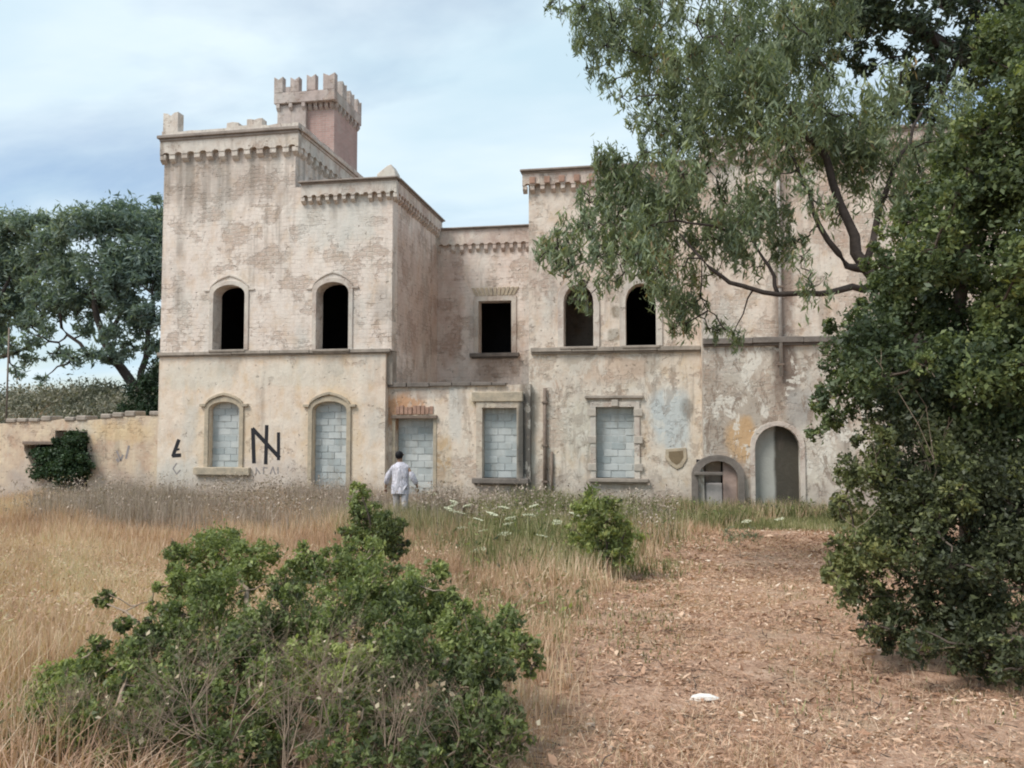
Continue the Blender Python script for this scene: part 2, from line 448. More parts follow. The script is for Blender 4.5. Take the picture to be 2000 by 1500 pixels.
M_BLUE = plain('bluish_cement_patch', (0.52, 0.56, 0.56), 0.9, 0.25, 3.5, 0.5)

# concrete blocks: colour varies from block to block
m = Mat('concrete_block')
oi = m.n('ShaderNodeObjectInfo').outputs['Random']
cc = m.ramp(oi, [(0.0, (0.38, 0.42, 0.42)), (0.5, (0.47, 0.50, 0.495)), (1.0, (0.56, 0.58, 0.565))])
nn = m.noise(3.0, 6, 0.7); n2 = m.noise(40, 3, 0.7)
cc = m.mix(m.math('MULTIPLY', m.step(m.noise(1.3, 5, .7, m.vec((2, 2, .6))), .5, .65), .45), cc, (0.33, 0.31, 0.27))
cc = m.mix(0.5, cc, m.ramp(nn, [(0.3, 0.36), (0.7, 0.6)]), 'OVERLAY')
M_BLOCK = m.done(cc, 0.95, m.bump(m.math('ADD', nn, n2), 0.5, 0.01), 0.1)

# turret brick
m = Mat('turret_brickwork')
x, y, z = m.xz()
fl = m.n('ShaderNodeCombineXYZ'); m.put(fl.inputs[0], m.math('ADD', x, y)); m.put(fl.inputs[1], z)
br = m.n('ShaderNodeTexBrick'); m.t.links.new(fl.outputs[0], br.inputs['Vector'])
br.inputs['Scale'].default_value = 1; br.inputs['Brick Width'].default_value = 0.25; br.inputs['Row Height'].default_value = 0.075
br.inputs['Mortar Size'].default_value = 0.008
br.inputs['Color1'].default_value = (0.47, 0.30, 0.265, 1); br.inputs['Color2'].default_value = (0.39, 0.25, 0.22, 1); br.inputs['Mortar'].default_value = (0.42, 0.36, 0.32, 1)
nn = m.noise(1.2, 5, 0.6)
cc = m.mix(m.math('MULTIPLY', m.step(nn, 0.45, 0.65), 0.55), br.outputs['Color'], (0.47, 0.37, 0.33))
cc = m.mix(m.math('MULTIPLY', m.step(m.noise(1, 4, 0.6, m.vec((4, 4, 0.4))), 0.5, 0.7), 0.35), cc, (0.26, 0.19, 0.17))
M_TUR = m.done(cc, 0.95, m.bump(m.math('SUBTRACT', m.noise(12, 3), m.math('MULTIPLY', br.outputs['Fac'], 0.6)), 0.5, 0.02), 0.1)

# ------------------------------------------------------------------ terrain
def sstep(t):
    t = np.clip(t, 0, 1); return t * t * (3 - 2 * t)
def gh(x, y):
    x = np.asarray(x, float); y = np.asarray(y, float)
    h = 0.66 * (1 - sstep((y - 2.5) / 12.0))
    h = h + 0.05 * np.sin(x * 0.9 + 1.3 * np.sin(y * 0.5)) * np.sin(y * 0.8 + 0.4) * (1 - sstep((y - 14) / 5)) * sstep((y - 2) / 3)
    # land rising behind the garden wall on the left
    h = h + 3.4 * sstep((y - 26) / 14.0) * sstep((-x - 10) / 8.0) + 0.25 * np.sin(x * 0.35) * sstep((y - 30) / 10.0) * sstep((-x - 10) / 8.0)
    return h
def ghs(x, y): return float(gh(x, y))

def path_mask(px, py):
    """1 on the trodden, straw-littered path"""
    xl = np.interp(py, [1000, 1030, 1060, 1100, 1150, 1250, 1350, 1500], [1560, 1420, 1300, 1240, 1180, 1100, 1090, 1070])
    return np.clip((px - xl) / 90.0 + 0.5, 0, 1) * (py > 1015)

u = np.linspace(-1, 1, 230)
gx = np.sinh(u * 4.6) / np.sinh(4.6) * 600
v = np.linspace(-0.35, 1, 250)
gy = np.sinh(v * 4.8) / np.sinh(4.8) * 900 + 5
X, Yg = np.meshgrid(gx, gy)
Z = gh(X, Yg)
Z = Z + 0.012 * RNG.standard_normal(Z.shape) * (np.hypot(X, Yg) < 25)
ny, nx = X.shape
idx = np.arange(nx * ny).reshape(ny, nx)
fc = np.stack([idx[:-1, :-1].ravel(), idx[:-1, 1:].ravel(), idx[1:, 1:].ravel(), idx[1:, :-1].ravel()], 1)
pxx, pyy = proj(X.ravel(), Yg.ravel(), Z.ravel())
pm = path_mask(pxx, pyy) * (Yg.ravel() > 1.0)
pm = np.where((Yg.ravel() <= 3.6) & (X.ravel() > 0.1), 1.0, pm)
me = fast_mesh('ground', np.stack([X.ravel(), Yg.ravel(), Z.ravel()], 1), fc, {'path': pm}, smooth=True)
m = Mat('dry_earth')
a = m.noise(1.4, 6, 0.6); b = m.noise(9, 5, 0.7); c = m.noise(45, 3, 0.7)
col = m.ramp(b, [(0.3, (0.20, 0.125, 0.08)), (0.5, (0.38, 0.25, 0.165)), (0.7, (0.52, 0.38, 0.26))])
colp = m.ramp(b, [(0.3, (0.32, 0.19, 0.13)), (0.5, (0.52, 0.335, 0.235)), (0.7, (0.66, 0.47, 0.35))])
col = m.mix(m.attr('path'), col, colp)
col = m.mix(m.math('MULTIPLY', m.step(a, 0.5, 0.7), 0.4), col, (0.36, 0.30, 0.20))
col = m.mix(0.5, col, m.ramp(c, [(0.3, 0.3), (0.7, 0.68)]), 'OVERLAY')
M_GROUND = m.done(col, 1.0, m.bump(m.math('ADD', b, c), 0.8, 0.04), 0.05)
me.materials.append(M_GROUND)
g = link('ground', me); tag(g, kind='structure')

# ------------------------------------------------------------------ the villa
xa0 = W(309, 800, Y0)[0]
xa1 = W(577, 330, Y0)[0]
xb1 = W(766, 550, Y0)[0]
xb1l = W(752, 850, Y0)[0]
zs = W(540, 688, Y0)[1]          # string course of the tower
VILLA = empty('castle_villa', (xb1, Y0 + 3, 0), 'abandoned two-storey villa with crenellated tower, bricked-up ground floor windows and peeling cream plaster', 'building')
zA = W(450, 268, Y0)[1]; zB = W(680, 360, Y0)[1]; zCp = W(900, 452, YC2)[1]; zD = W(1100, 338, YD)[1]; zE = W(1450, 278, YE)[1]

def fr_front(Y):
    return lambda a, o, z: (a, Y - o, z)
def fr_right(x):                 # wall facing +X, along = +Y
    return lambda a, o, z: (x + o, a, z)
def fr_left(x):
    return lambda a, o, z: (x - o, a, z)

def arch(x0, x1, z0, zs_, zt, n=10, pointed=False):
    """opening outline: straight jambs to zs_, then an arch rising to zt"""
    pts = [(x0, z0), (x1, z0)]
    cx = (x0 + x1) / 2; rx = (x1 - x0) / 2
    for i in range(n + 1):
        t = math.pi * i / n
        pts.append((cx + rx * math.cos(t), zs_ + (zt - zs_) * math.sin(t)))
    return pts
def rect(x0, x1, z0, z1): return [(x0, z0), (x1, z0), (x1, z1), (x0, z1)]
def grow(pts, d, base=True):
    cx = sum(p[0] for p in pts) / len(pts); z0 = min(p[1] for p in pts); z1 = max(p[1] for p in pts)
    w = max(p[0] for p in pts) - min(p[0] for p in pts)
    sx = (w + 2 * d) / w; sz = (z1 - z0 + d) / (z1 - z0)
    return [(cx + (x - cx) * sx, z0 + (z - z0) * sz) for x, z in pts]
def opening(px0, px1, pyt, pyb, Y, rise=0):
    pm_ = (px0 + px1) / 2
    x0 = W(px0, (pyt + pyb) / 2, Y)[0]; x1 = W(px1, (pyt + pyb) / 2, Y)[0]
    zt = W(pm_, pyt, Y)[1]; z0 = W(pm_, pyb, Y)[1]
    if rise:
        return arch(x0, x1, z0, zt - prad(rise, Y), zt)
    return rect(x0, x1, z0, zt)

def rough_line(x0, x1, z, n, amp, rev=False):
    r = random.Random(int(abs(x0) * 100))
    pts = [(x0 + (x1 - x0) * i / n, z + r.uniform(-amp, amp)) for i in range(n + 1)]
    return pts

# openings
u1 = opening(417, 478, 557, 684, Y0, 20)
u2 = opening(618, 681, 551, 683, Y0, 22)
l1 = opening(408, 468, 785, 914, Y0, 16)
l2 = opening(610, 677, 784, 990, Y0, 18)
c1 = opening(935, 999, 588, 690, YC2)
cd = opening(772, 846, 817, 995, YC)
cw = opening(943, 1010, 797, 934, YC)
d1 = opening(1101, 1159, 556, 678, YD, 34)
d2 = opening(1222, 1281, 554, 676, YD, 34)
dl = opening(1164, 1239, 795, 934, YD)
ed = opening(1475, 1563, 832, 1010, YE, 42)
eo = opening(1363, 1441, 900, 1010, YE, 34)
zg = -0.3
T = 0.45
# tower + block front (ground floor, upper floor)
MB().plate(fr_front(Y0), rect(xa0, xb1l, zg, zs), [l1, l2]).build('wall', M_LO, VILLA)
MB().plate(fr_front(Y0), [(xa0 + 0.02, zs), (xb1, zs), (xb1, zB), (xa1, zB), (xa1, zA), (xa0 + 0.02, zA)], [u1, u2]).build('wall', M_UP, VILLA)
MB().plate(fr_right(xa1), rect(Y0 + T, Y0 + 6.2, zB - 0.6, zA)).build('wall', M_UP, VILLA)
MB().plate(fr_right(xb1), rect(Y0 + T, YC2 + 3, zs - 1.4, zB)).build('wall', M_UPC, VILLA)
MB().plate(fr_left(xa0), rect(Y0 + T, Y0 + 6.2, zg, zA)).build('wall', M_LO, VILLA)
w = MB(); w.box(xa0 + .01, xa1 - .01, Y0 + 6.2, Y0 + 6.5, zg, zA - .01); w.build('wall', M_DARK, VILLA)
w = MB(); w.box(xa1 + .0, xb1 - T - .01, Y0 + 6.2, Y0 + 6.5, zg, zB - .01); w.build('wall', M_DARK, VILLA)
# brown block that fills the angle under the overhanging corner
zc_t = W(900, 752, YC)[1]
MB().fbox(fr_front(Y0 + 0.12), xb1l + .002, xb1 - .01, -1.0, 0, zc_t + .02, zs).build('corner_block', M_TRIM, VILLA, 0.01)
# middle part
xC0, xC1 = xb1l + 0.003, W(1036, 850, YC)[0]
top = rough_line(xC1, xC0, zc_t, 16, 0.025)
MB().plate(fr_front(YC), [(xC0, zg), (xC1, zg)] + top, [cd, cw]).build('wall', M_LOC, VILLA)
MB().box(xC0, xC1, YC + T, YC2 - 0.002, zc_t - 0.25, zc_t - 0.04).build('terrace', M_ROOF, VILLA)
xC2 = W(1032, 600, YD)[0] + 0.6
MB().plate(fr_front(YC2), rect(xb1 + 0.002, xC2 + 1.2, zc_t - 0.3, zCp), [c1]).build('wall', M_UPC, VILLA)
led = MB()
xx = xC0
rr = random.Random(5)
while xx < xC1 - 0.1:                       # broken ledge stones along the terrace edge
    L = rr.uniform(0.35, 0.7); x2 = min(xx + L, xC1)
    if rr.random() < 0.82:
        o = rr.uniform(0.05, 0.11)
        MB().fbox(fr_front(YC), xx + .01, x2 - .01, -0.3, o, zc_t - rr.uniform(0.02, 0.05), zc_t + rr.uniform(0.05, 0.09)).build('ledge_stone', M_TRIMD, VILLA, 0.012)
    xx = x2
# right wing
xD0 = W(1033, 600, YD)[0]; xD1 = W(1374, 800, YE)[0]
zsD = W(1200, 682, YD)[1]
MB().plate(fr_front(YD), rect(xD0, xD1 + .2, zg, zsD), [dl]).build('wall', M_LOD, VILLA)
MB().plate(fr_front(YD), rect(xD0, xD1 + .2, zsD, zD), [d1, d2]).build('wall', M_UPD, VILLA)
MB().plate(fr_left(xD0), rect(YD + T, YD + 7, zg, zD)).build('wall', M_UPD, VILLA)
# far right block behind the trees
xE1 = W(1985, 600, YE)[0]
zsE = W(1490, 665, YE)[1]
MB().plate(fr_front(YE), rect(xD1, xE1, zg, zsE), [ed, eo]).build('wall', M_LOE, VILLA)
MB().plate(fr_front(YE), rect(xD1, xE1, zsE, zE)).build('wall', M_UPD, VILLA)
MB().plate(fr_left(xD1), rect(YE + T, YE + 7, zg, zE)).build('wall', M_UPD, VILLA)
MB().plate(fr_right(xE1), rect(YE + T, YE + 7, zg, zE)).build('wall', M_UPD, VILLA)
# back walls, floors, roofs keep the rooms dark
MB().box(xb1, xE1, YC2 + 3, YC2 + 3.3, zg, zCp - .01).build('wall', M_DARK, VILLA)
MB().box(xa0 + T + .01, xa0 + T + .05, Y0 + T + .01, Y0 + 6.19, zs - .09, zA - .6).build('darkening_sheet', M_DARK, VILLA)  # added near-black sheets that hide the lit inner walls seen through the windows
MB().box(xD0 + T + .01, xD0 + T + .05, YD + T + .01, YD + 6.9, zsD - .09, zD - .6).build('darkening_sheet', M_DARK, VILLA)
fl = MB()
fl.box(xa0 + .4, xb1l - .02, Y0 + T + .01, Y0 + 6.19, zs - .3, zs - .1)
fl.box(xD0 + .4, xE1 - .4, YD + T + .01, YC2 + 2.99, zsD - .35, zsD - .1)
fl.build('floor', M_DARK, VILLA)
for nm, bx in (('roof', (xa0 + .01, xa1 - T - .01, Y0 + .02, Y0 + 6.19, zA - .5, zA - .25)),
               ('roof', (xa1 + .01, xb1 - T - .01, Y0 + T + .02, YC2 + 2.9, zB - .5, zB - .25)),
               ('roof', (xb1 + .01, xD0 + 1.6, YC2 + T + .02, YC2 + 2.99, zCp - .4, zCp - .2)),
               ('roof', (xD0 + T + .01, xD1 + .1, YD + T + .02, YD + 7, zD - .5, zD - .25)),
               ('roof', (xD1 + T + .01, xE1 - T - .01, YE + T + .02, YE + 7, zE - .5, zE - .25))):
    MB().box(*bx).build(nm, M_ROOF, VILLA)
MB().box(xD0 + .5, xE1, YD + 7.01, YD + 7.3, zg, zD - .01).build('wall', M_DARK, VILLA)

def cornice(fr, a0, a1, zt, slab=0.16, fascia=0.34, step=0.43, cw=0.16, out=0.26, ch=0.26, notch=0.10, arcade=True, ms=None, mf=None, end0=0.0, end1=0.0):
    """projecting slab over a fascia with an arcaded lower edge on corbels; zt is the top of the slab"""
    ms = M_CAP if ms in (None, M_TRIMD) else ms; mf = mf or M_TRIM
    MB().fbox(fr, a0 - end0 - .06, a1 + end1 + .06, -0.30, out + 0.10, zt - slab * .55, zt).fbox(fr, a0 - end0, a1 + end1, 0.002, out + 0.04, zt - slab, zt - slab * .55 - .002).build('cornice', ms, VILLA, 0.015)
    zb = zt - slab - fascia
    n = max(1, round((a1 + end1 - a0 + end0) / step)); st = (a1 + end1 - a0 + end0) / n
    A0 = a0 - end0
    pts = [(A0, zt - slab - .002)]
    if arcade:
        for i in range(n):
            c = A0 + (i + .5) * st; r = (st - cw) / 2
            pts.append((c - r, zb) if False else (A0 + i * st, zb))
            pts.append((c - r, zb))
            for k in range(1, 6):
                t = math.pi * (1 - k / 6)
                pts.append((c + r * math.cos(t), zb + notch * math.sin(t)))
            pts.append((c + r, zb))
        pts.append((A0 + n * st, zb))
    else:
        pts += [(A0, zb), (A0 + n * st, zb)]
    pts.append((A0 + n * st, zt - slab - .002))
    MB().plate(fr, pts, o0=0.002, o1=out).build('frieze', mf, VILLA)
    for i in range(n + 1):
        a = A0 + i * st
        a = min(max(a, A0 + cw / 2), A0 + n * st - cw / 2)
        j = random.uniform(-.012, .012)
        if random.random() < 0.04: continue
        MB().wedge(fr, a - cw / 2 + j, a + cw / 2 + j, out - .02, zb - ch * random.uniform(.85, 1.1), zb - .002).build('corbel', mf, VILLA)

fA = fr_front(Y0)
M_FRZ = wallmat('weathered_frieze', (0.66, 0.59, 0.52), (0.54, 0.47, 0.41), 0.2, 0.7, rub=0, blotch=.3)
M_FRZP = wallmat('pink_frieze', (0.62, 0.52, 0.45), (0.52, 0.41, 0.35), 0.3, 0.7, rub=0, blotch=.3)
cornice(fA, xa0 + .02, xa1, zA + .12, slab=.18, fascia=.40, step=.40, cw=.19, out=.15, ch=.26, notch=.06, ms=M_TRIMD, mf=M_FRZ, end1=.15, end0=.06)
cornice(fr_right(xa1), Y0 + .03, Y0 + 6.2, zA + .118, slab=.18, fascia=.40, step=.40, cw=.19, notch=.06, out=.148, ch=.24, ms=M_FRZP, mf=M_FRZ)
# low parapet above the tower cornice
MB().plate(fr_front(Y0 - .10), rough_line(xa0 - .02, xa1 + .12, zA + .12, 1, 0) + rough_line(xa1 + .12, xa0 - .02, zA + .27, 14, .03), o0=-.3, o1=0).build('parapet', M_FRZ, VILLA)
MB().plate(fr_right(xa1 + .12), [(Y0 + .21, zA + .12), (Y0 + 6.1, zA + .12)] + rough_line(Y0 + 6.1, Y0 + .21, zA + .27, 14, .03), o0=-.3, o1=0).build('parapet', M_FRZP, VILLA)
def merlon(fr, a0, a1, z0, z1, o0=-.3, o1=0.0, notch=.0, mat=None):
    m_ = (a0 + a1) / 2; w_ = (a1 - a0)
    pts = [(a0, z0), (a1, z0), (a1, z1), (m_ + w_ * .22, z1 - notch * .2), (m_, z1 - notch), (m_ - w_ * .22, z1 - notch * .3), (a0, z1 - .01)]
    if notch == 0: pts = [(a0, z0), (a1, z0), (a1 - .02, z1 - .03), (m_, z1), (a0 + .02, z1 - .02)]
    return MB().plate(fr, pts, o0=o0, o1=o1).build('merlon', mat or M_FRZ, VILLA, 0.008)
def pxm(px0, px1, pyt, Yp, zb, **k):
    a0 = W(px0, pyt, Yp)[0]; a1 = W(px1, pyt, Yp)[0]; z1 = W((px0 + px1) / 2, pyt, Yp)[1]
    merlon(fr_front(Yp), a0, a1, zb, z1, **k)
pxm(319, 348, 219, Y0 - .101, zA + .24, notch=.12)
pxm(442, 467, 238, Y0 - .08, zA + .24)
pxm(482, 512, 231, Y0 - .08, zA + .24, notch=.04)
merlon(fr_right(xa1 + .121), Y0 + .03, Y0 + .33, zA + .12, zA + .30)
# block B cornice, front and side
cornice(fA, xa1 + .26, xb1, zB + .10, slab=.10, fascia=.36, step=.27, cw=.11, out=.16, ch=.2, notch=.06, ms=M_TRIMD, mf=M_FRZ, end1=.16)
cornice(fr_right(xb1), Y0 + .03, YC2, zB + .098, slab=.10, fascia=.36, step=.27, cw=.11, out=.158, ch=.2, notch=.06, ms=M_TRIMD, mf=M_FRZP)
# worn finial stump and pebbles of merlons on block B
a0 = W(736, 340, Y0)[0]; a1 = W(774, 340, Y0)[0]
zt_ = W(755, 321, Y0)[1]; zb_ = zB + .098
MB().plate(fr_front(Y0 - .02), [(a0, zb_), (a1, zb_), (a1 - .03, zb_ + .2), (a1 - .16, zt_), (a1 - .27, zt_ - .04), (a0 + .12, zb_ + .24), (a0 + .01, zb_ + .16)], o0=-.45, o1=0).build('merlon', M_FRZ, VILLA, 0.02)
pxm(704, 722, 346, Y0 + .05, zb_)
cornice(fr_front(YC2), xb1 + .002, xC2 + 1.0, zCp + .1, slab=.09, fascia=.52, step=.29, cw=.12, out=.13, ch=.26, notch=.05, ms=M_TRIMD, mf=M_FRZP)
cornice(fr_front(YD), xD0, xD1, zD + .10, slab=.11, fascia=.34, step=.29, cw=.12, out=.16, ch=.22, notch=.05, ms=M_TRIMD, mf=M_FRZP, end0=.16)
cornice(fr_front(YE), xD1, xE1, zE + .10, slab=.14, fascia=.34, step=.5, cw=.2, out=.2, ch=.26, notch=.1, ms=M_TRIMD, mf=M_FRZP)
# dentils in the wing's frieze
for i in range(11):
    a = xD0 + .05 + i * .42
    MB().fbox(fr_front(YD), a, a + .16, .17, .20, zD - .30, zD - .12).build('dentil', M_BRICK, VILLA)
# string courses
def string(fr, a0, a1, z, out=.11, h=.12, mat=None):
    n = max(1, round((a1 - a0) / 1.3)); st = (a1 - a0) / n
    for i in range(n):
        j = random.uniform(-.008, .008)
        MB().fbox(fr, a0 + i * st + .004, a0 + (i + 1) * st - .004, 0.002, out + j, z - h / 2 + j, z + h / 2 + j).fbox(fr, a0 + i * st + .004, a0 + (i + 1) * st - .004, 0.002, out * .5 + j, z - h * .95, z - h / 2 + j - .002).build('string_course', mat or M_TRIM, VILLA, 0.01)
string(fA, xa0 - .04, xb1 - .02, zs, .10, .10)
string(fr_front(YD), xD0 + .06, xD1 - .01, zsD, .12, .12)
string(fr_front(YE), xD1, xE1, zsE, .14, .15, M_TRIMD)

# windows ------------------------------------------------------------
bb = MB().box(-.5, .5, -.5, .5, -.5, .5)
BLOCK_ME = bb.mesh('concrete_block', bevel=0.03)
BLOCK_ME.materials.append(M_BLOCK)
def fill_blocks(parent, fr, pts, depth=.2, bw=.40, bh=.195, th=.14):
    x0 = min(p[0] for p in pts); x1 = max(p[0] for p in pts); z0 = min(p[1] for p in pts); z1 = max(p[1] for p in pts)
    MB().fbox(fr, x0, x1, -depth - th + .02, -depth - .016, z0, z1).build('mortar', M_MORT, parent)
    row = 0; z = z0
    while z < z1 - .03:
        h = min(bh, z1 - z)
        x = x0 - (bw / 2 if row % 2 else 0) - 0.0
        while x < x1 - .02:
            a = max(x, x0); b = min(x + bw, x1)
            if b - a > .05:
                jo = random.uniform(-.012, .012)
                o = bpy.data.objects.new('concrete_block', BLOCK_ME)
                o.parent = parent
                c = fr((a + b) / 2, -depth - th / 2 + jo, z + h / 2)
                o.location = c
                o.scale = (b - a - .016, th, h - .016) if abs(fr(1, 0, 0)[0] - fr(0, 0, 0)[0]) > .5 else (th, b - a - .016, h - .016)
                o.rotation_euler = (random.uniform(-.006, .006), random.uniform(-.012, .012), random.uniform(-.01, .01))
                COL.objects.link(o)
            x += bw
        z += bh; row += 1
def surround(fr, pts, wd, out, mat, name='window', below=False, o0=-.14):
    outer = grow(pts, wd)
    z0 = min(p[1] for p in pts)
    inner = [(x, z) for x, z in pts]
    # ring open at the bottom: outer loop then inner loop reversed
    o_ = outer[1:] + [outer[0]]
    i_ = inner[1:] + [inner[0]]
    ring = [(x, z) for x, z in o_] + [(x, z) for x, z in reversed(i_)]
    return MB().plate(fr, ring, o0=0.002, o1=out).build(name, mat, VILLA, 0.006)
def sill(parent, fr, x0, x1, z, h=.12, out=.14, mat=None):
    return MB().fbox(fr, x0, x1, -.2, out, z - h, z).fbox(fr, x0 + .06, x1 - .06, .002, out * .55, z - h - .05, z - h - .002).build('sill', mat or M_TRIM, parent, 0.012)
def hood(parent, fr, pts, rise, wd=.07, out=.07, gap=.14, mat=None):
    """a slightly pointed hood mould over the arch"""
    g0 = grow(pts, gap)[2:]; 
    zt = max(p[1] for p in g0); cx = sum(p[0] for p in g0) / len(g0)
    def lift(p, e):
        k = max(0, 1 - abs(p[0] - cx) / ((g0[0][0] - g0[-1][0]) / 2))
        return (p[0], p[1] + e + rise * k)
    upper = [lift(p, wd) for p in g0]; lower = [lift(p, 0) for p in g0]
    w_ = .18
    upper = [(upper[0][0] + w_, lower[0][1] + wd)] + upper + [(upper[-1][0] - w_, lower[-1][1] + wd)]
    lower = [(lower[0][0] + w_, lower[0][1])] + lower + [(lower[-1][0] - w_, lower[-1][1])]
    MB().plate(fr, upper + lower[::-1], o0=.002, o1=out).build('hood_mould', mat or M_SURRP, parent, 0.006)

for pts in (u1, u2):
    s_ = surround(fA, pts, .13, .035, M_SURRP)
    hood(s_, fA, pts, .14, .05, .04, .13)
    z0 = min(p[1] for p in pts)
    sill(s_, fA, pts[0][0] - .08, pts[1][0] + .08, z0 + .01, .07, .13)
for pts in (d1, d2):
    s_ = surround(fr_front(YD), pts, .17, .045, M_SURRP)
    sill(s_, fr_front(YD), pts[0][0] - .1, pts[1][0] + .1, min(p[1] for p in pts) + .01, .07, .15)
s_ = surround(fr_front(YC2), c1, .17, .05, M_SURRP); s_['label'] = 'rectangular window under a fan of bricks'
sill(s_, fr_front(YC2), c1[0][0] - .28, c1[1][0] + .28, c1[0][1], .13, .2, M_TRIMD)
zt = c1[2][1]
for i in range(11):                         # flat arch of splayed bricks
    k = (i - 5) / 5
    a = (c1[0][0] + c1[1][0]) / 2 + k * .62
    fr = fr_front(YC2)
    q = MB(); n = len(q.v)
    lean = k * .16
    vs = []
    for o in (.002, .03 + random.uniform(0, .02)):
        vs += [fr(a - .045, o, zt + .19), fr(a + .045, o, zt + .19), fr(a + .05 + lean, o, zt + .47), fr(a - .05 + lean, o, zt + .47)]
    q.v = vs; q.f = [(0, 1, 2, 3), (7, 6, 5, 4), (0, 4, 5, 1), (1, 5, 6, 2), (2, 6, 7, 3), (3, 7, 4, 0)]
    q.build('brick', M_SURR, s_)
# ground floor, bricked up
s_ = surround(fA, l1, .13, .05, M_SURR); fill_blocks(s_, fA, l1)
sill(s_, fA, l1[0][0] - .42, l1[1][0] + .38, l1[0][1] + .02, .22, .13, M_SURR)
hood(s_, fA, l1, .1, .08, .09, .1, M_SURR)
s_ = surround(fA, l2, .13, .05, M_SURR, 'door_frame'); fill_blocks(s_, fA, l2); s_['label'] = 'tall arched doorway walled up with grey blocks'
hood(s_, fA, l2, .1, .08, .09, .1, M_SURR)
fC = fr_front(YC)
s_ = surround(fC, cd, .10, .02, M_SURR, 'door_frame'); fill_blocks(s_, fC, cd, depth=.26)
MB().fbox(fC, cd[0][0] - .1, cd[1][0] + .12, -.1, .10, cd[2][1] + .001, cd[2][1] + .08).build('lintel', M_PIPED, s_)
for i in range(9):
    a = cd[0][0] + .02 + i * .125
    MB().fbox(fC, a, a + .1, .002, .045 + random.uniform(-.015, .02), cd[2][1] + .12, cd[2][1] + .34 + random.uniform(-.03, .03)).build('brick', M_BRICK, s_)
s_ = surround(fC, cw, .18, .08, M_SURRC); fill_blocks(s_, fC, cw, bh=.2)
sill(s_, fC, cw[0][0] - .28, cw[1][0] + .34, cw[0][1], .14, .17, M_TRIMD)
MB().fbox(fC, cw[0][0] - .3, cw[1][0] + .18, .002, .12, cw[2][1] + .175, cw[2][1] + .46).build('hood_mould', M_SURR, s_, .02)
fD = fr_front(YD)
s_ = surround(fD, dl, .15, .05, M_SURRP); fill_blocks(s_, fD, dl)
sill(s_, fD, dl[0][0] - .2, dl[1][0] + .38, dl[0][1], .1, .15, M_TRIM)
MB().fbox(fD, dl[0][0] - .3, dl[1][0] + .25, .002, .1, dl[2][1] + .24, dl[2][1] + .32).build('hood_mould', M_TRIM, s_, .01)
for k in (0, 1, 2):                         # pale corner blocks of the surround
    for sgn, xx in ((-1, dl[0][0] - .11), (1, dl[1][0] + .11)):
        zz = dl[2][1] - .15 - k * .75
        MB().fbox(fD, xx - .12, xx + .12, .052, .075, zz - .1, zz + .1).build('quoin', M_TRIML, s_, .01)
MB().fbox(fD, (dl[0][0] + dl[1][0]) / 2 - .09, (dl[0][0] + dl[1][0]) / 2 + .09, .052, .10, dl[2][1] + .02, dl[2][1] + .2).build('keystone', M_TRIML, s_, .01)

# far right: arched doorway and the walled-up niche beside it
fE = fr_front(YE)
s_ = surround(fE, ed, .12, .05, M_SURRP, 'door_frame'); s_['label'] = 'arched doorway with a dark recess'
x0, x1 = ed[0][0], ed[1][0]
zt = max(p[1] for p in ed)
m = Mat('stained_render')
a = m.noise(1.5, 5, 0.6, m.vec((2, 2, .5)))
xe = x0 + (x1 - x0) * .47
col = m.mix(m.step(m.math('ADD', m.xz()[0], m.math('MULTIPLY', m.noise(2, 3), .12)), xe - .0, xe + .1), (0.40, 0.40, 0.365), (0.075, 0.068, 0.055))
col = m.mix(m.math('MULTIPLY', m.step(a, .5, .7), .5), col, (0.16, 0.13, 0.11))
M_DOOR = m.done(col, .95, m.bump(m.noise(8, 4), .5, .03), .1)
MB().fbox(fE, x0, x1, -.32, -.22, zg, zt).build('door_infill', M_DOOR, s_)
s_ = surround(fE, eo, .16, .16, M_TRIMD, 'niche_frame'); s_['label'] = 'low arched niche, half walled up'
x0, x1, z0, zt = eo[0][0], eo[1][0], eo[0][1], max(p[1] for p in eo)
zm = z0 + (zt - z0) * .60
M_NICHE = plain('pinkish_niche_panel', (0.52, 0.47, 0.44), .95, .3, 2.5, .5)
MB().fbox(fE, x0, x0 + (x1 - x0) * .62, -.2, -.05, zg, zm).build('panel', M_NICHE, s_, .02)
MB().fbox(fE, x0 + (x1 - x0) * .64, x1, -.22, -.03, zg, zt).build('panel', plain('reddish_niche_panel', (0.44, 0.33, 0.285), .95, .4, 2.5, .5), s_, .02)
MB().fbox(fE, x0, x1, -.75, -.6, zg, zt).build('niche_back', M_DARK, s_)
MB().fbox(fE, x0 - .1, x0 + (x1 - x0) * .62, .16, .26, zm + .22, zm + .30).build('ledge_stone', M_TRIMD, s_, .01)
# walled band, patches, niche shield
def poly_part(name, fr, Y, pxs, out, mat, bevel=.01, o0=.002):
    pts = [W(a, b, Y) for a, b in pxs]
    return MB().plate(fr, pts, o0=o0, o1=out).build(name, mat, VILLA, bevel)
#poly_part('plaster_patch', fD, YD, [(1276, 880), (1272, 830), (1279, 782), (1292, 768), (1310, 772), (1332, 762), (1346, 778), (1342, 812), (1328, 842), (1322, 872), (1300, 884)][::-1], .018, M_BLUE)
poly_part('shield_niche', fD, YD, [(1300, 877), (1340, 874), (1342, 896), (1333, 912), (1322, 917), (1308, 908), (1299, 894)][::-1], .03, M_SURR, .01)
poly_part('shield_hollow', fD, YD, [(1306, 882), (1334, 880), (1335, 893), (1328, 904), (1321, 908), (1312, 902), (1306, 893)][::-1], .034, plain('brown_hollow', (0.25, 0.19, 0.12), .95), .0, .031)

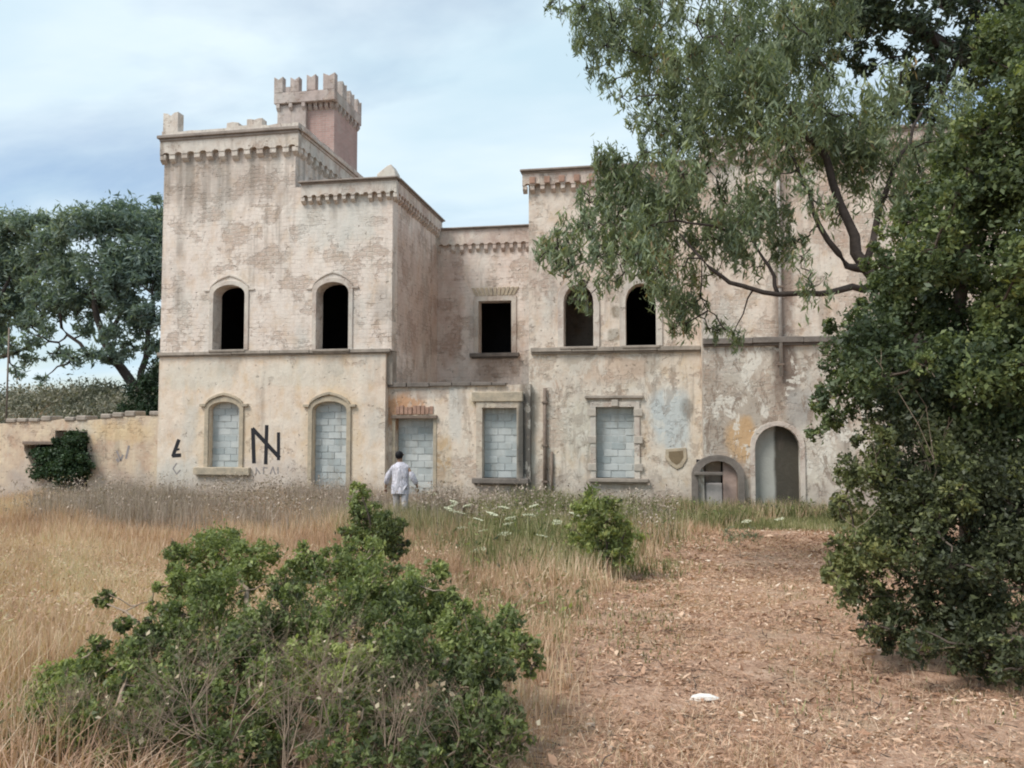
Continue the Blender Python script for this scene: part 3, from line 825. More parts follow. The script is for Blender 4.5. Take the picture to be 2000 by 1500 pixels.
# drainpipes
def pipe(pts, r, mat, brackets=()):
    o = MB().tube(pts, [r] * len(pts), 8).build('drainpipe', mat, VILLA, smooth=True)
    for z in brackets:
        p = Vector(pts[0])
        MB().box(p.x - r * 1.6, p.x + r * 1.6, p.y - r * 1.3, p.y + r * 2.2, z - .025, z + .025).build('bracket', M_PIPED, o)
a = P(1064, 758, YD - .07); b = P(1063, 985, YD - .07)
pipe([(a.x, a.y, a.z), (a.x, a.y, b.z)], .05, M_PIPED, (a.z - .4, a.z - 1.6, a.z - 2.6))
a = P(1520, 335, YE - .09); b = P(1526, 735, YE - .09)
pipe([(b.x, a.y, a.z), (b.x, a.y, b.z)], .045, M_PIPE, (a.z - 1, a.z - 3, a.z - 5))
a = P(1078, 882, YD - .05); b = P(1078, 975, YD - .05)
pipe([(a.x, a.y, a.z), (a.x, a.y, b.z)], .03, M_PIPED)
a = P(306, 812, Y0 + .2)
pipe([(xa0 - .05, Y0 + .22, a.z + .05), (xa0 - .05, Y0 + .22, 0)], .045, M_PIPED)

# graffiti: painted strokes, a millimetre or two of paint
def stroke(fr, Y, pxs, wpx, mat, parent=None, name='graffiti'):
    q = MB()
    for (ax, ay), (bx, by) in zip(pxs[:-1], pxs[1:]):
        A = Vector(W(ax, ay, Y)); B = Vector(W(bx, by, Y))
        d = (B - A).normalized(); nrm = Vector((-d.y, d.x)) * prad(wpx, Y) / 2
        A = A - d * nrm.length * .5; B = B + d * nrm.length * .5
        lo = [A + nrm, A - nrm, B - nrm, B + nrm]
        k = random.uniform(0, .0012)
        q.plate(fr, [(p.x, p.y) for p in lo], o0=.002, o1=.004 + k)
    return q.build(name, mat, VILLA, recalc=True)
stroke(fA, Y0, [(496, 903), (494, 838), (545, 893)], 8.5, M_PAINT)
stroke(fA, Y0, [(519, 905), (521, 832)], 8, M_PAINT)
stroke(fA, Y0, [(544, 897), (544, 846)], 7, M_PAINT)
stroke(fA, Y0, [(349, 860), (338, 890), (352, 889)], 8, M_PAINT)
stroke(fA, Y0, [(342, 880), (350, 877)], 4, M_PAINT)
for i, q in enumerate(([(500, 926), (501, 914)], [(500, 914), (508, 925)], [(515, 925), (515, 913), (522, 914)], [(528, 925), (533, 912), (537, 925)], [(543, 925), (543, 913)])):
    stroke(fA, Y0, q, 2.5, M_PAINTG)
stroke(fA, Y0, [(345, 905), (338, 915), (345, 926), (352, 918)], 2.5, M_PAINTG)

# turret ------------------------------------------------------------------
M_TST = wallmat('pinkish_grey_turret_stone', (0.52, 0.45, 0.41), (0.42, 0.34, 0.31), 0.35, 0.6, rub=.2, blotch=.15)
YT = 24.9
tx0 = W(547, 220, YT)[0]; tx1 = xa1 - .12
ty1 = YT + 2.1
zt1 = W(605, 204, YT)[1]            # underside of the parapet
ztp = W(605, 183, YT)[1]            # parapet top
ztm = W(600, 153, YT)[1]            # merlon top
TUR = MB().box(tx0, tx1, YT, ty1, zA - .3, zt1).build('turret', M_TUR, VILLA)
TUR['label'] = 'square red brick turret with crenellated top'
xp = W(601, 220, YT)[0]
MB().box(tx0 - .03, xp, YT - .14, YT - .002, zA - .3, zt1 - .02).build('pier', M_TST, TUR, .01)
ov = .11
MB().box(tx0 - ov, tx1 + ov, YT - ov - .14, ty1 + ov, zt1 + .002, ztp).build('parapet', M_TST, TUR, .015)
def tcorb(fr, a0, a1, n):
    st = (a1 - a0) / n
    for i in range(n + 1):
        a = a0 + i * st
        MB().wedge(fr, a - .06, a + .06, ov - .01, zt1 - .24, zt1 - .002).build('corbel', M_TST, TUR)
tcorb(fr_front(YT - .14), tx0 + .03, xp - .06, 2)
tcorb(fr_front(YT - .0), xp + .12, tx1 - .06, 4)
tcorb(fr_right(tx1), YT + .06, ty1 - .06, 6)
tcorb(fr_left(tx0), YT + .06, ty1 - .06, 6)
def tm(x0, x1, y0, y1, alongx, nt=.1):
    if alongx:
        fr = fr_front(y0); a0, a1, dp = x0, x1, y1 - y0
    else:
        fr = fr_right(x1); a0, a1, dp = y0, y1, x1 - x0
    m_ = (a0 + a1) / 2
    zt = ztm + random.uniform(-.03, .03)
    pts = [(a0, ztp + .001), (a1, ztp + .001), (a1, zt), (m_, zt - nt), (a0, zt)]
    MB().plate(fr, pts, o0=-dp, o1=0).build('merlon', M_TST, TUR, .012)
X0, X1, Yf, Yb = tx0 - ov, tx1 + ov, YT - ov - .14, ty1 + ov
wl = (X1 - X0)
for k in range(4):
    a = X0 + k * (wl - .42) / 3
    tm(a, a + .42 if k == 3 else a + .32, Yf, Yf + .24, True)
for k in range(1, 4):
    a = Yf + k * (Yb - Yf - .36) / 3
    tm(X1 - .24, X1, a, a + .36, False)
    tm(X0, X0 + .24, a, a + .36, False)

# ------------------------------------------------------------------ garden wall with a broken opening
YW = Y0 + 0.3
GW = empty('garden_wall', (W(120, 900, YW)[0], YW, 0), 'plastered garden wall with a gaping dark hole, joined to the left of the tower', 'wall')
xw0 = W(-700, 900, YW)[0]; xw1 = xa0 - .01
hole = [W(a, b, YW) for a, b in [(108, 841), (171, 840), (171, 980), (140, 965), (100, 945), (74, 930), (60, 905), (47, 880), (47, 869), (107, 868)]][::-1]
zr = W(300, 812, YW)[1]; zl = W(0, 835, YW)[1]
topw = []
for i in range(41):
    t = i / 40; x = xw1 + (xw0 - xw1) * t
    topw.append((x, zr + (zl - zr) * min(1, t * 1.9) + random.uniform(-.05, .05)))
MB().plate(fr_front(YW), [(xw0, zg), (xw1, zg)] + topw, [hole], o0=-.5).build('wall', M_GW, GW)
lz = W(75, 868, YW)[1]
MB().fbox(fr_front(YW), W(44, 868, YW)[0], W(109, 868, YW)[0], -.45, .02, lz + .002, lz + .1).build('lintel', M_PIPED, GW, .01)
def gstroke(pxs, wpx):
    q = MB()
    for (ax, ay), (bx, by) in zip(pxs[:-1], pxs[1:]):
        A = Vector(W(ax, ay, YW)); B = Vector(W(bx, by, YW)); d = (B - A).normalized(); nr = Vector((-d.y, d.x)) * prad(wpx, YW) / 2
        q.plate(fr_front(YW), [tuple(A + nr), tuple(A - nr), tuple(B - nr), tuple(B + nr)], o0=.002, o1=.004)
    q.build('graffiti', M_PAINTG, GW)
gstroke([(228, 880), (236, 900), (240, 888)], 4); gstroke([(252, 870), (246, 896)], 5); gstroke([(228, 896), (232, 902)], 6)
# coping stones along the top
for i in range(34):
    x = xw1 - .1 - i * .42
    z = float(np.interp(x, [p[0] for p in topw][::-1], [p[1] for p in topw][::-1]))
    if random.random() < .75:
        hh = random.uniform(.08, .16)
        MB().box(x - .38, x - .02, YW - .03 - random.uniform(0, .04), YW + .52, z - .02, z + hh).build('coping_stone', M_TRIM, GW, .03)
MB().box(hole[3][0] - 2.5, xw1, YW + 1.6, YW + 1.8, zg, zl - .15).box(hole[3][0] - 2.5, xw1, YW + .52, YW + 1.59, zl - .3, zl - .15).build('hole_darkener', M_DARK, GW)  # added black back and roof, only there to darken the hole

# ------------------------------------------------------------------ vegetation
def leafmat(name, stops, trans=0.3, rough=0.5, spec=0.35):
    m = Mat(name)
    col = m.ramp(m.attr('tint'), stops)
    m.put(m.b.inputs['Base Color'], col); m.b.inputs['Roughness'].default_value = rough
    m.b.inputs['Specular IOR Level'].default_value = spec
    tr = m.n('ShaderNodeBsdfTranslucent')
    tc = m.mix(1.0, col, (1.0, 1.05, 0.55), 'MULTIPLY'); m.t.links.new(tc, tr.inputs['Color'])
    mx = m.n('ShaderNodeMixShader'); mx.inputs[0].default_value = trans
    m.t.links.new(m.b.outputs[0], mx.inputs[1]); m.t.links.new(tr.outputs[0], mx.inputs[2])
    m.t.links.new(mx.outputs[0], m.out.inputs['Surface'])
    return m.m
M_BARK = plain('grey_brown_bark', (0.16, 0.125, 0.10), 0.95, 0.5, 12, 0.6)
M_BARKD = plain('dark_bark', (0.075, 0.06, 0.052), 0.95, 0.5, 12, 0.6)
M_TWIG = plain('bleached_twigs', (0.38, 0.29, 0.215), 0.9, 0.45, 9, 0.4)
M_LEAF_R1 = leafmat('drooping_green_leaves', [(0, (0.10, 0.13, 0.095)), (.45, (0.21, 0.26, 0.165)), (.8, (0.32, 0.37, 0.21)), (.93, (0.28, 0.30, 0.13)), (1, (0.30, 0.21, 0.12))], .4)
M_LEAF_PINE = leafmat('dark_pine_needles', [(0, (0.12, 0.17, 0.165)), (.6, (0.21, 0.27, 0.22)), (1, (0.29, 0.34, 0.22))], .35)
M_LEAF_R2 = leafmat('dark_canopy_leaves', [(0, (0.03, 0.045, 0.03)), (.6, (0.06, 0.085, 0.045)), (1, (0.12, 0.15, 0.06))], .2)
M_LEAF_R3 = leafmat('glossy_olive_leaves', [(0, (0.045, 0.065, 0.038)), (.4, (0.105, 0.14, 0.068)), (.75, (0.18, 0.22, 0.085)), (1, (0.30, 0.335, 0.115))], .33)
M_LEAF_R4 = leafmat('dull_shrub_leaves', [(0, (0.04, 0.048, 0.028)), (.4, (0.095, 0.11, 0.055)), (.75, (0.165, 0.185, 0.07)), (1, (0.28, 0.28, 0.11))], .3)
M_LEAF_F = leafmat('fresh_shrub_leaves', [(0, (0.07, 0.085, 0.045)), (.4, (0.16, 0.195, 0.08)), (.75, (0.28, 0.33, 0.12)), (1, (0.44, 0.48, 0.18))], .4)
M_LEAF_D = leafmat('dark_wall_shrub_leaves', [(0, (0.02, 0.04, 0.02)), (1, (0.07, 0.12, 0.05))], .2)

def rand_dirs(n, g=RNG):
    d = g.standard_normal((n, 3)); d /= np.linalg.norm(d, axis=1)[:, None] + 1e-9
    return d
def leaf_mesh(name, C, L, Wd, tint, droop=0.0, up=0.0, jit=.5):
    n = len(C)
    a = rand_dirs(n); a[:, 2] += up - droop
    a /= np.linalg.norm(a, axis=1)[:, None] + 1e-9
    r = rand_dirs(n)
    s = np.cross(a, r); s /= np.linalg.norm(s, axis=1)[:, None] + 1e-9
    nn = np.cross(a, s)
    k = 1 + jit * RNG.standard_normal(n); k = np.clip(k, .45, 1.8)[:, None]
    V = np.empty((n, 4, 3))
    V[:, 0] = C - a * L / 2 * k
    V[:, 1] = C + s * Wd / 2 * k + nn * Wd * .22 * k
    V[:, 2] = C + a * L / 2 * k
    V[:, 3] = C - s * Wd / 2 * k + nn * Wd * .22 * k
    f = np.arange(n * 4).reshape(n, 4)
    return fast_mesh(name, V.reshape(-1, 3), f, {'tint': np.repeat(np.clip(tint, 0, 1), 4)})
def clump_cloud(clumps, dens, sub=14, sig=.24, squash=1.0, hang=0.0):
    """clumps: (x, y, z, R, weight, tint). Leaves gather in twig-end tufts spread through each clump."""
    pts, tints, tufts = [], [], []
    for (x, y, z, R, wgt, tn) in clumps:
        ns = max(4, int(sub * wgt))
        d = rand_dirs(ns); rad = R * RNG.uniform(.25, 1.0, ns) ** .6
        c = np.array([x, y, z]) + d * rad[:, None] * np.array([1, 1, squash])
        n = int(dens * R * R * wgt)
        which = RNG.integers(0, ns, n)
        sc = R * sig * (0.6 + 0.8 * RNG.random(ns))
        off = RNG.standard_normal((n, 3)) * sc[which][:, None]
        if hang:
            off[:, 2] = off[:, 2] * (1 + hang) - np.abs(RNG.standard_normal(n)) * R * sig * hang
        pts.append(c[which] + off)
        tb = tn + .16 * RNG.standard_normal(ns)
        tints.append(tb[which] + .13 * RNG.standard_normal(n))
        tufts.append((np.array([x, y, z]), c))
    return np.concatenate(pts), np.concatenate(tints), tufts
def twig_mesh(name, segs, sides=3):
    """segs: list of (A, B, r0, r1)"""
    A = np.array([s[0] for s in segs], float); B = np.array([s[1] for s in segs], float)
    r0 = np.array([s[2] for s in segs]); r1 = np.array([s[3] for s in segs])
    d = B - A; d /= np.linalg.norm(d, axis=1)[:, None] + 1e-9
    ref = np.where(np.abs(d[:, 2:3]) > .9, np.array([[1, 0, 0]]), np.array([[0, 0, 1]]))
    a = np.cross(d, ref); a /= np.linalg.norm(a, axis=1)[:, None] + 1e-9
    b = np.cross(d, a)
    n = len(segs); V = np.empty((n, sides * 2, 3))
    for k in range(sides):
        t = 2 * math.pi * k / sides
        o = a * math.cos(t) + b * math.sin(t)
        V[:, k] = A + o * r0[:, None]; V[:, sides + k] = B + o * r1[:, None]
    base = (np.arange(n) * sides * 2)[:, None]
    fs = np.concatenate([base + np.array([[k, (k + 1) % sides, sides + (k + 1) % sides, sides + k]]) for k in range(sides)])
    return fast_mesh(name, V.reshape(-1, 3), fs, smooth=True)
def wiggle(A, B, n, amp):
    A = np.array(A, float); B = np.array(B, float)
    L = np.linalg.norm(B - A)
    pts = [A + (B - A) * t for t in np.linspace(0, 1, n + 1)]
    for i in range(1, n):
        pts[i] = pts[i] + RNG.standard_normal(3) * amp * L
    return pts
def twigs_for(tufts, frac, r, anchors=None, n=3):
    segs = []
    for c, subs in tufts:
        src = c
        for s_ in subs:
            if RNG.random() > frac: continue
            p = wiggle(src, s_, n, .07)
            for i in range(n):
                k0 = 1 - i / n * .7; k1 = 1 - (i + 1) / n * .7
                segs.append((p[i], p[i + 1], r * k0, r * k1))
    return segs
def px_clumps(lst, Yf, rs=1.0, tint=.45):
    out = []
    for it in lst:
        px, py, r = it[:3]
        wgt = it[3] if len(it) > 3 else 1.0
        tn = it[4] if len(it) > 4 else tint
        Yc = Yf(px, py) if callable(Yf) else Yf
        p = P(px, py, Yc)
        out.append((p.x, p.y, p.z, prad(r, Yc) * rs, wgt, tn + RNG.normal(0, .05)))
    return out
def limb(px_pts, Ys, rad):
    return [tuple(P(a, b, y)) for (a, b), y in zip(px_pts, Ys)], rad
def tree(name, label, cat, base, clumps, dens, L, Wd, leafm, barkm, limbs, droop=0, up=0, sub=14, sig=.24, twig_frac=.5, twig_r=.008, group=None, squash=1.0, hang=0.0, auto=True, sat=3, bare=0):
    ex = []
    for (x, y, z, R_, wg, tn_) in clumps:
        if RNG.random() < .85:
            for _ in range(int(RNG.integers(1, sat + 2))):
                d = rand_dirs(1)[0] * R_ * RNG.uniform(.9, 1.35); d[2] = abs(d[2]) * (1 if RNG.random() < .7 else -.6)
                ex.append((x + d[0], y + d[1], z + d[2], R_ * RNG.uniform(.2, .36), wg * 1.3, tn_ + RNG.normal(.08, .08)))
    clumps = list(clumps) + ex
    root = empty(name, base, label, cat, group)
    q = MB()
    for pts, rad in limbs:
        # subdivide and wobble
        P2, R2 = [], []
        for i in range(len(pts) - 1):
            a = Vector(pts[i]); b = Vector(pts[i + 1]); l = (b - a).length
            for k in range(3):
                t = k / 3
                j = Vector(RNG.standard_normal(3)) * (0 if (i == 0 and k == 0) or k == 0 else l * .035)
                P2.append(a.lerp(b, t) + j); R2.append(rad[i] + (rad[i + 1] - rad[i]) * t)
        P2.append(Vector(pts[-1])); R2.append(rad[-1])
        q.tube(P2, R2, 8)
    q.build('trunk', barkm, root, smooth=True, recalc=False)
    C, tn, tufts = clump_cloud(clumps, dens, sub, sig, squash, hang)
    segs = twigs_for(tufts, twig_frac, twig_r)
    if auto:     # a branch from the nearest limb point to every clump
        LP = np.array([p for pts, rad in limbs for i in range(len(pts) - 1) for p in [np.array(pts[i]) * (1 - t) + np.array(pts[i + 1]) * t for t in (0, .25, .5, .75)]] + [limbs[0][0][-1]])
        done = LP
        order = sorted(tufts, key=lambda tt: np.min(np.linalg.norm(LP - tt[0], axis=1)))
        for c, subs in order:
            dd = np.linalg.norm(done - c, axis=1) + (done[:, 2] > c[2] + .3) * .4
            s0 = done[int(np.argmin(dd))]
            p = wiggle(s0, c, 4, .05)
            for i in range(4):
                segs.append((p[i], p[i + 1], twig_r * (2.4 - i * .35), twig_r * (2.4 - (i + 1) * .35)))
            done = np.vstack([done, np.array(p[1:])])
    if segs:
        link('branches', twig_mesh('branches', segs), barkm, root)
    link('crown', leaf_mesh('crown', C, L, Wd, tn, droop, up), leafm, root)
    if bare:
        sg = []
        for _ in range(bare):
            c, subs = tufts[int(RNG.integers(len(tufts)))]
            e = subs[int(RNG.integers(len(subs)))]
            d = e - c; d[2] += abs(RNG.normal(0, .5)) * np.linalg.norm(d)
            p = wiggle(c, c + d * RNG.uniform(1.2, 1.9), 4, .08)
            for i in range(4): sg.append((p[i], p[i + 1], .004 * (1 - i * .18), .004 * (1 - (i + 1) * .18)))
            p2 = wiggle(p[2], p[2] + (p[4] - p[2]) * .8 + RNG.standard_normal(3) * np.linalg.norm(d) * .3, 2, .08)
            for i in range(2): sg.append((p2[i], p2[i + 1], .0025, .0018))
        o = link('bare_twigs', twig_mesh('bare_twigs', sg), M_TWIG, root); o['kind'] = 'stuff'
    return root

# --- pines behind the garden wall
YP = 38.0
def base_at(px, Y):
    x = W(px, 850, Y)[0]
    return (x, Y, ghs(x, Y))
b = base_at(286, YP); bt = base_at(-60, 40)
pl = [(110, 470, 40), (150, 440, 48), (205, 432, 50), (255, 432, 50), (300, 440, 48), (130, 530, 48), (200, 515, 50), (250, 515, 55), (305, 530, 55), (295, 615, 34, .8), (180, 590, 40), (245, 595, 32), (110, 610, 30, .6), (215, 650, 30, .7), (190, 690, 24, .6), (298, 675, 26, .7), (140, 700, 24, .5), (240, 690, 26, .6), (340, 480, 50), (360, 560, 50), (150, 575, 44), (90, 590, 30, .7), (215, 555, 50), (270, 640, 30, .8), (60, 665, 24, .5), (165, 640, 26, .6), (120, 690, 18, .5), (215, 700, 22, .5), (310, 725, 22, .7), (80, 740, 14, .4)]
tree('pine_tree', 'dark pine leaning left from the tower corner behind the garden wall', 'tree', b,
     px_clumps(pl, lambda x, y: YP + RNG.uniform(-1.5, 1.5), 1.0, .45), 1350, .28, .08, M_LEAF_PINE, M_BARKD,
     [limb([(286, 830), (270, 775), (238, 720), (205, 670), (185, 600), (170, 520)], [YP] * 6, [.32, .28, .24, .2, .15, .08]),
      limb([(270, 775), (285, 700), (300, 620), (300, 540)], [YP] * 4, [.2, .15, .1, .05]),
      limb([(238, 720), (170, 690), (120, 640), (110, 560)], [YP] * 4, [.14, .1, .08, .04]),
      limb([(205, 670), (240, 600), (250, 500)], [YP] * 3, [.14, .1, .05])], sub=24, sig=.22, twig_r=.03, squash=.75)
pl = [(20, 455, 50), (62, 440, 38), (88, 500, 40), (35, 530, 55), (80, 565, 34), (5, 600, 45), (55, 620, 34, .8), (-40, 480, 60), (-60, 560, 60), (90, 640, 26, .5), (20, 680, 26, .5), (60, 700, 24, .4), (-30, 640, 50), (40, 580, 44), (10, 520, 50), (30, 730, 20, .4), (-5, 660, 30, .6)]
tree('pine_tree', 'dark pine with a rounded crown at the far left edge of the photo', 'tree', bt,
     px_clumps(pl, lambda x, y: 40 + RNG.uniform(-1.5, 1.5), 1.0, .55), 1350, .28, .08, M_LEAF_PINE, M_BARKD,
     [limb([(-60, 830), (-40, 700), (-10, 620), (20, 540)], [40] * 4, [.3, .24, .16, .08]),
      limb([(-40, 700), (30, 690), (90, 650)], [40] * 3, [.16, .1, .04]),
      limb([(-40, 700), (-60, 600), (-70, 500)], [40] * 3, [.14, .1, .04])], sub=24, sig=.22, twig_r=.03, squash=.75)
b = base_at(292, 30)
tree('shrub', 'nearly black shrub tucked against the tower behind the garden wall', 'shrub', b,
     px_clumps([(275, 760, 30), (300, 745, 26), (290, 790, 34), (318, 780, 30), (262, 795, 26), (245, 800, 18), (290, 730, 18), (310, 715, 20), (305, 810, 30)], 30, 1, .2), 2600, .12, .05, M_LEAF_D, M_BARKD,
     [limb([(292, 860), (290, 800), (288, 760)], [30] * 3, [.06, .05, .02])], twig_r=.012)
# thin pole far left
p0 = P(16, 700, 32); 
o = MB().tube([(p0.x, 32, ghs(p0.x, 32)), (p0.x, 32, P(16, 640, 32).z)], [.04, .035], 8).build('pole', M_PIPED, None, smooth=True)
tag(o, 'thin grey pole standing behind the garden wall at the far left', 'pole')
# scrub on the rise behind the wall: low masses nobody could count
cl = []
for i in range(420):
    x = RNG.uniform(-36, -11.5); y = RNG.uniform(27, 41)
    R = RNG.uniform(.4, .95)
    cl.append((x, y, ghs(x, y) + R * .3, R, 1, RNG.uniform(.1, .9)))
C, tn, tf = clump_cloud(cl, 900, 10, .3, .7)
M_SCRUB = leafmat('dry_scrub_foliage', [(0, (0.12, 0.13, 0.10)), (.5, (0.24, 0.235, 0.18)), (1, (0.40, 0.36, 0.28))], .2, .8, .1)
o = link('hill_scrub', leaf_mesh('hill_scrub', C, .16, .06, tn, up=.5), M_SCRUB)
tag(o, 'grey green and straw scrub covering the rise behind the garden wall', 'scrub', kind='stuff')
# shrub growing out of the hole in the garden wall
Yh = YW - .35
b = (W(158, 950, Yh)[0], Yh, ghs(-13, Yh))
tree('shrub', 'dark green shrub bulging out of the hole in the garden wall', 'shrub', b,
     px_clumps([(145, 862, 24), (150, 895, 30), (118, 885, 26), (92, 898, 24), (75, 885, 14), (80, 920, 22), (110, 925, 30), (145, 930, 28), (120, 945, 20), (155, 960, 15), (172, 912, 12, .7)], lambda x, y: Yh + RNG.uniform(0, .5), 1, .45),
     9000, .08, .045, M_LEAF_D, M_BARKD, [limb([(158, 1000), (152, 950), (140, 905)], [Yh, Yh, Yh + .2], [.05, .04, .02])], twig_r=.006)

# --- drooping tree on the right, in front of the wing
r1 = [(1080, 4, 18, .5), (1140, 15, 42), (1200, 40, 48), (1185, 90, 34), (1165, 135, 26, .5), (1255, 20, 46), (1235, 110, 34, .8), (1290, 65, 48), (1300, 130, 58), (1245, 165, 28, .45), (1240, 230, 22, .5),
      (1275, 235, 38, .9), (1335, 200, 66, 1.2), (1400, 100, 66), (1400, 180, 78, 1.2), (1375, 262, 50, 1), (1440, 35, 46, .6), (1480, 120, 76, 1.1), (1500, 205, 76, 1.2), (1560, 140, 62, 1), (1550, 255, 66, 1.1), (1450, 270, 50, .8),
      (1610, 215, 56), (1630, 285, 52), (1690, 250, 54, 1.1), (1745, 225, 44, .9), (1700, 320, 52), (1520, 60, 60, .9), (1590, 90, 40, .7), (1655, 345, 34, .8), (1725, 385, 36, .8), (1780, 300, 40, .7),
      (1175, 305, 26), (1200, 350, 42, 1.1), (1150, 395, 38, .7), (1225, 400, 58, 1.2), (1262, 445, 56, 1.2), (1100, 455, 32, .8), (1062, 480, 22, .8), (1085, 510, 20, .6), (1115, 525, 24, .5), (1200, 468, 48, 1), (1245, 500, 42, 1),
      (1290, 385, 58, 1.1), (1340, 405, 44, .8), (1300, 465, 46, .9), (1335, 340, 44, 1), (1400, 350, 30, .4), (1425, 405, 46, .9), (1455, 435, 54, 1.1), (1505, 425, 44, 1), (1480, 370, 36, .7), (1525, 480, 32, .8), (1565, 500, 26, .4),
      (1133, 585, 17, 1), (1285, 560, 24, .8), (1325, 592, 34, 1), (1330, 630, 26, .9), (1290, 535, 46, 1), (1355, 545, 34, .7), (1205, 545, 16, .4), (1400, 640, 20, .6), (1432, 655, 22, .8), (1590, 560, 34, .5), (1470, 520, 24, .4), (1560, 350, 32, .5),
      (1120, 495, 24, .9), (1090, 480, 26, .8), (1150, 440, 34, .9), (1170, 500, 34, .9), (1130, 545, 20, .7), (1180, 545, 26, .6), (1150, 600, 12, .6), (1060, 500, 16, .7), (1250, 330, 30, .7), (1300, 300, 36, .8), (1200, 300, 20, .6), (1185, 165, 22, .7), (1215, 190, 18, .5), (1160, 60, 40, 1), (1100, 20, 16, .6), (1380, 470, 40, .8), (1420, 480, 34, .6), (1350, 600, 26, .7), (1600, 400, 30, .5), (1640, 420, 26, .5), (1500, -30, 70), (1800, 330, 40, .8), (1770, 380, 36, .8), (1820, 270, 40, .8), (1860, 190, 40, .9), (1880, 260, 44, .9), (1845, 330, 40, .8), (1760, 150, 30, .6), (1380, -40, 70), (1260, -50, 60), (1620, -10, 60)]
def Y1(x, y): return 11.5 + RNG.uniform(-1.3, 1.3)
bx = P(1880, 900, 11.2); b = (bx.x, 11.2, ghs(bx.x, 11.2))
J = (1690, 520)
lim = [limb([(1880, 1000), (1830, 760), (1765, 610), (1690, 520), (1660, 440), (1615, 310), (1560, 235), (1480, 160), (1400, 70)], [11.2, 11.2, 11.2, 11.2, 11.3, 11.4, 11.4, 11.5, 11.5], [.16, .14, .12, .085, .062, .05, .042, .032, .015]),
       limb([(1695, 525), (1655, 520), (1600, 440), (1565, 350), (1535, 280)], [11.2, 11.1, 11, 11, 11], [.07, .045, .034, .026, .012]),
       limb([(1720, 560), (1665, 560), (1600, 574), (1520, 575), (1425, 552), (1370, 505), (1315, 445)], [11.2, 11, 10.9, 10.8, 10.8, 10.8, 10.8], [.06, .045, .038, .034, .028, .02, .01]),
       limb([(1520, 575), (1502, 520), (1478, 485), (1450, 430)], [10.8, 10.8, 10.9, 11], [.028, .022, .016, .008]),
       limb([(1440, 450), (1385, 440), (1320, 430), (1270, 440)], [11, 10.9, 10.9, 10.9], [.02, .018, .014, .006]),
       limb([(1690, 520), (1720, 400), (1760, 300), (1800, 220)], [11.2, 11.6, 11.8, 12], [.05, .04, .03, .015])]
tree('drooping_tree', 'leafy tree with thin dark limbs and hanging sprays reaching across the right wing', 'tree', b,
     px_clumps(r1, Y1, 1.0, .5), 7000, .098, .021, M_LEAF_R1, M_BARKD, lim, droop=1.1, sub=26, sig=.125, twig_r=.006, hang=1.9, sat=2, twig_frac=.6)
# --- dark tree whose limb crosses the top right
r2 = [(1705, 15, 55), (1645, 40, 46), (1765, 45, 38, .9), (1700, 70, 34, .5), (1600, 50, 44, .8), (1850, 15, 30, .7), (1900, 20, 30, .6), (1850, 100, 28, .5), (1900, 95, 36, .8), (1950, 120, 40), (1800, 60, 30, .8), (1720, -60, 80), (1850, -60, 80), (1960, -20, 60), (1660, 100, 30, .4),
      (1760, 110, 30, .6), (1690, 130, 30, .5), (1830, 130, 34, .7), (1900, 150, 34, .8), (1800, 160, 36, .9), (1780, 205, 36, .9), (1830, 230, 24, .6), (2000, 60, 60)]
bx = P(2120, 900, 13.5); b = (bx.x, 13.5, ghs(bx.x, 13.5))
lim = [limb([(2120, 1000), (2110, 500), (2050, 220), (1950, 115), (1880, 100), (1800, 62), (1720, 12), (1650, -40)], [13.5] * 8, [.3, .26, .2, .15, .12, .1, .075, .04]),
       limb([(1950, 115), (1925, 80), (1908, 30), (1900, -40)], [13.5] * 4, [.08, .06, .05, .03]),
       limb([(1920, 110), (1865, 130), (1822, 60), (1790, 20)], [13.3] * 4, [.05, .035, .02, .01]),
       limb([(1990, 150), (1870, 115), (1840, 190), (1800, 245)], [13.4] * 4, [.08, .06, .04, .02])]
tree('dark_tree', 'dark tree whose thick bare limb crosses the sky at the top right', 'tree', b,
     px_clumps(r2, lambda x, y: 13.5 + RNG.uniform(-1, 1), 1.0, .4), 6500, .10, .038, M_LEAF_R2, M_BARKD, lim, droop=.3, sub=16, sig=.2, twig_r=.008)
# --- tall mastic shrub at the right edge
r3 = [(1975, 80, 60, 1, .6), (1995, 180, 70), (1935, 250, 56, 1, .6), (1985, 330, 90), (1900, 335, 56), (1865, 400, 66, 1, .55), (1790, 425, 42), (1825, 485, 74), (1930, 450, 96), (1768, 520, 50), (1728, 575, 50), (1695, 640, 54, 1, .35),
      (1660, 700, 52, 1, .4), (1645, 770, 46, 1, .45), (1622, 815, 26, .8, .6), (1730, 700, 84, 1, .25), (1800, 615, 96, 1, .35), (1900, 600, 105, 1, .4), (1985, 600, 95, 1, .85), (1800, 740, 84, 1, .2), (1900, 740, 100, 1, .6), (1995, 760, 95, 1, .8), (1740, 800, 60, 1, .3), (1840, 810, 70, 1, .5),
      (2080, 300, 150), (1720, 500, 22, .6, .6), (1745, 455, 26, .6, .7), (1590, 850, 16, .8, .7), (1600, 790, 22, .8, .7), (2090, 550, 150), (2090, 800, 150), (2060, 100, 100)]
bx = P(1900, 900, 7.6); b = (bx.x, 7.6, ghs(bx.x, 7.6))
lim = [limb([(1900, 1250), (1890, 1000), (1860, 760), (1880, 560), (1900, 400), (1950, 250)], [7.6] * 6, [.09, .075, .06, .05, .035, .015]),
       limb([(1860, 760), (1780, 700), (1710, 660), (1670, 700)], [7.6] * 4, [.04, .03, .02, .01]),
       limb([(1890, 1000), (1980, 800), (2040, 600), (2080, 300)], [7.6] * 4, [.06, .05, .04, .02])]
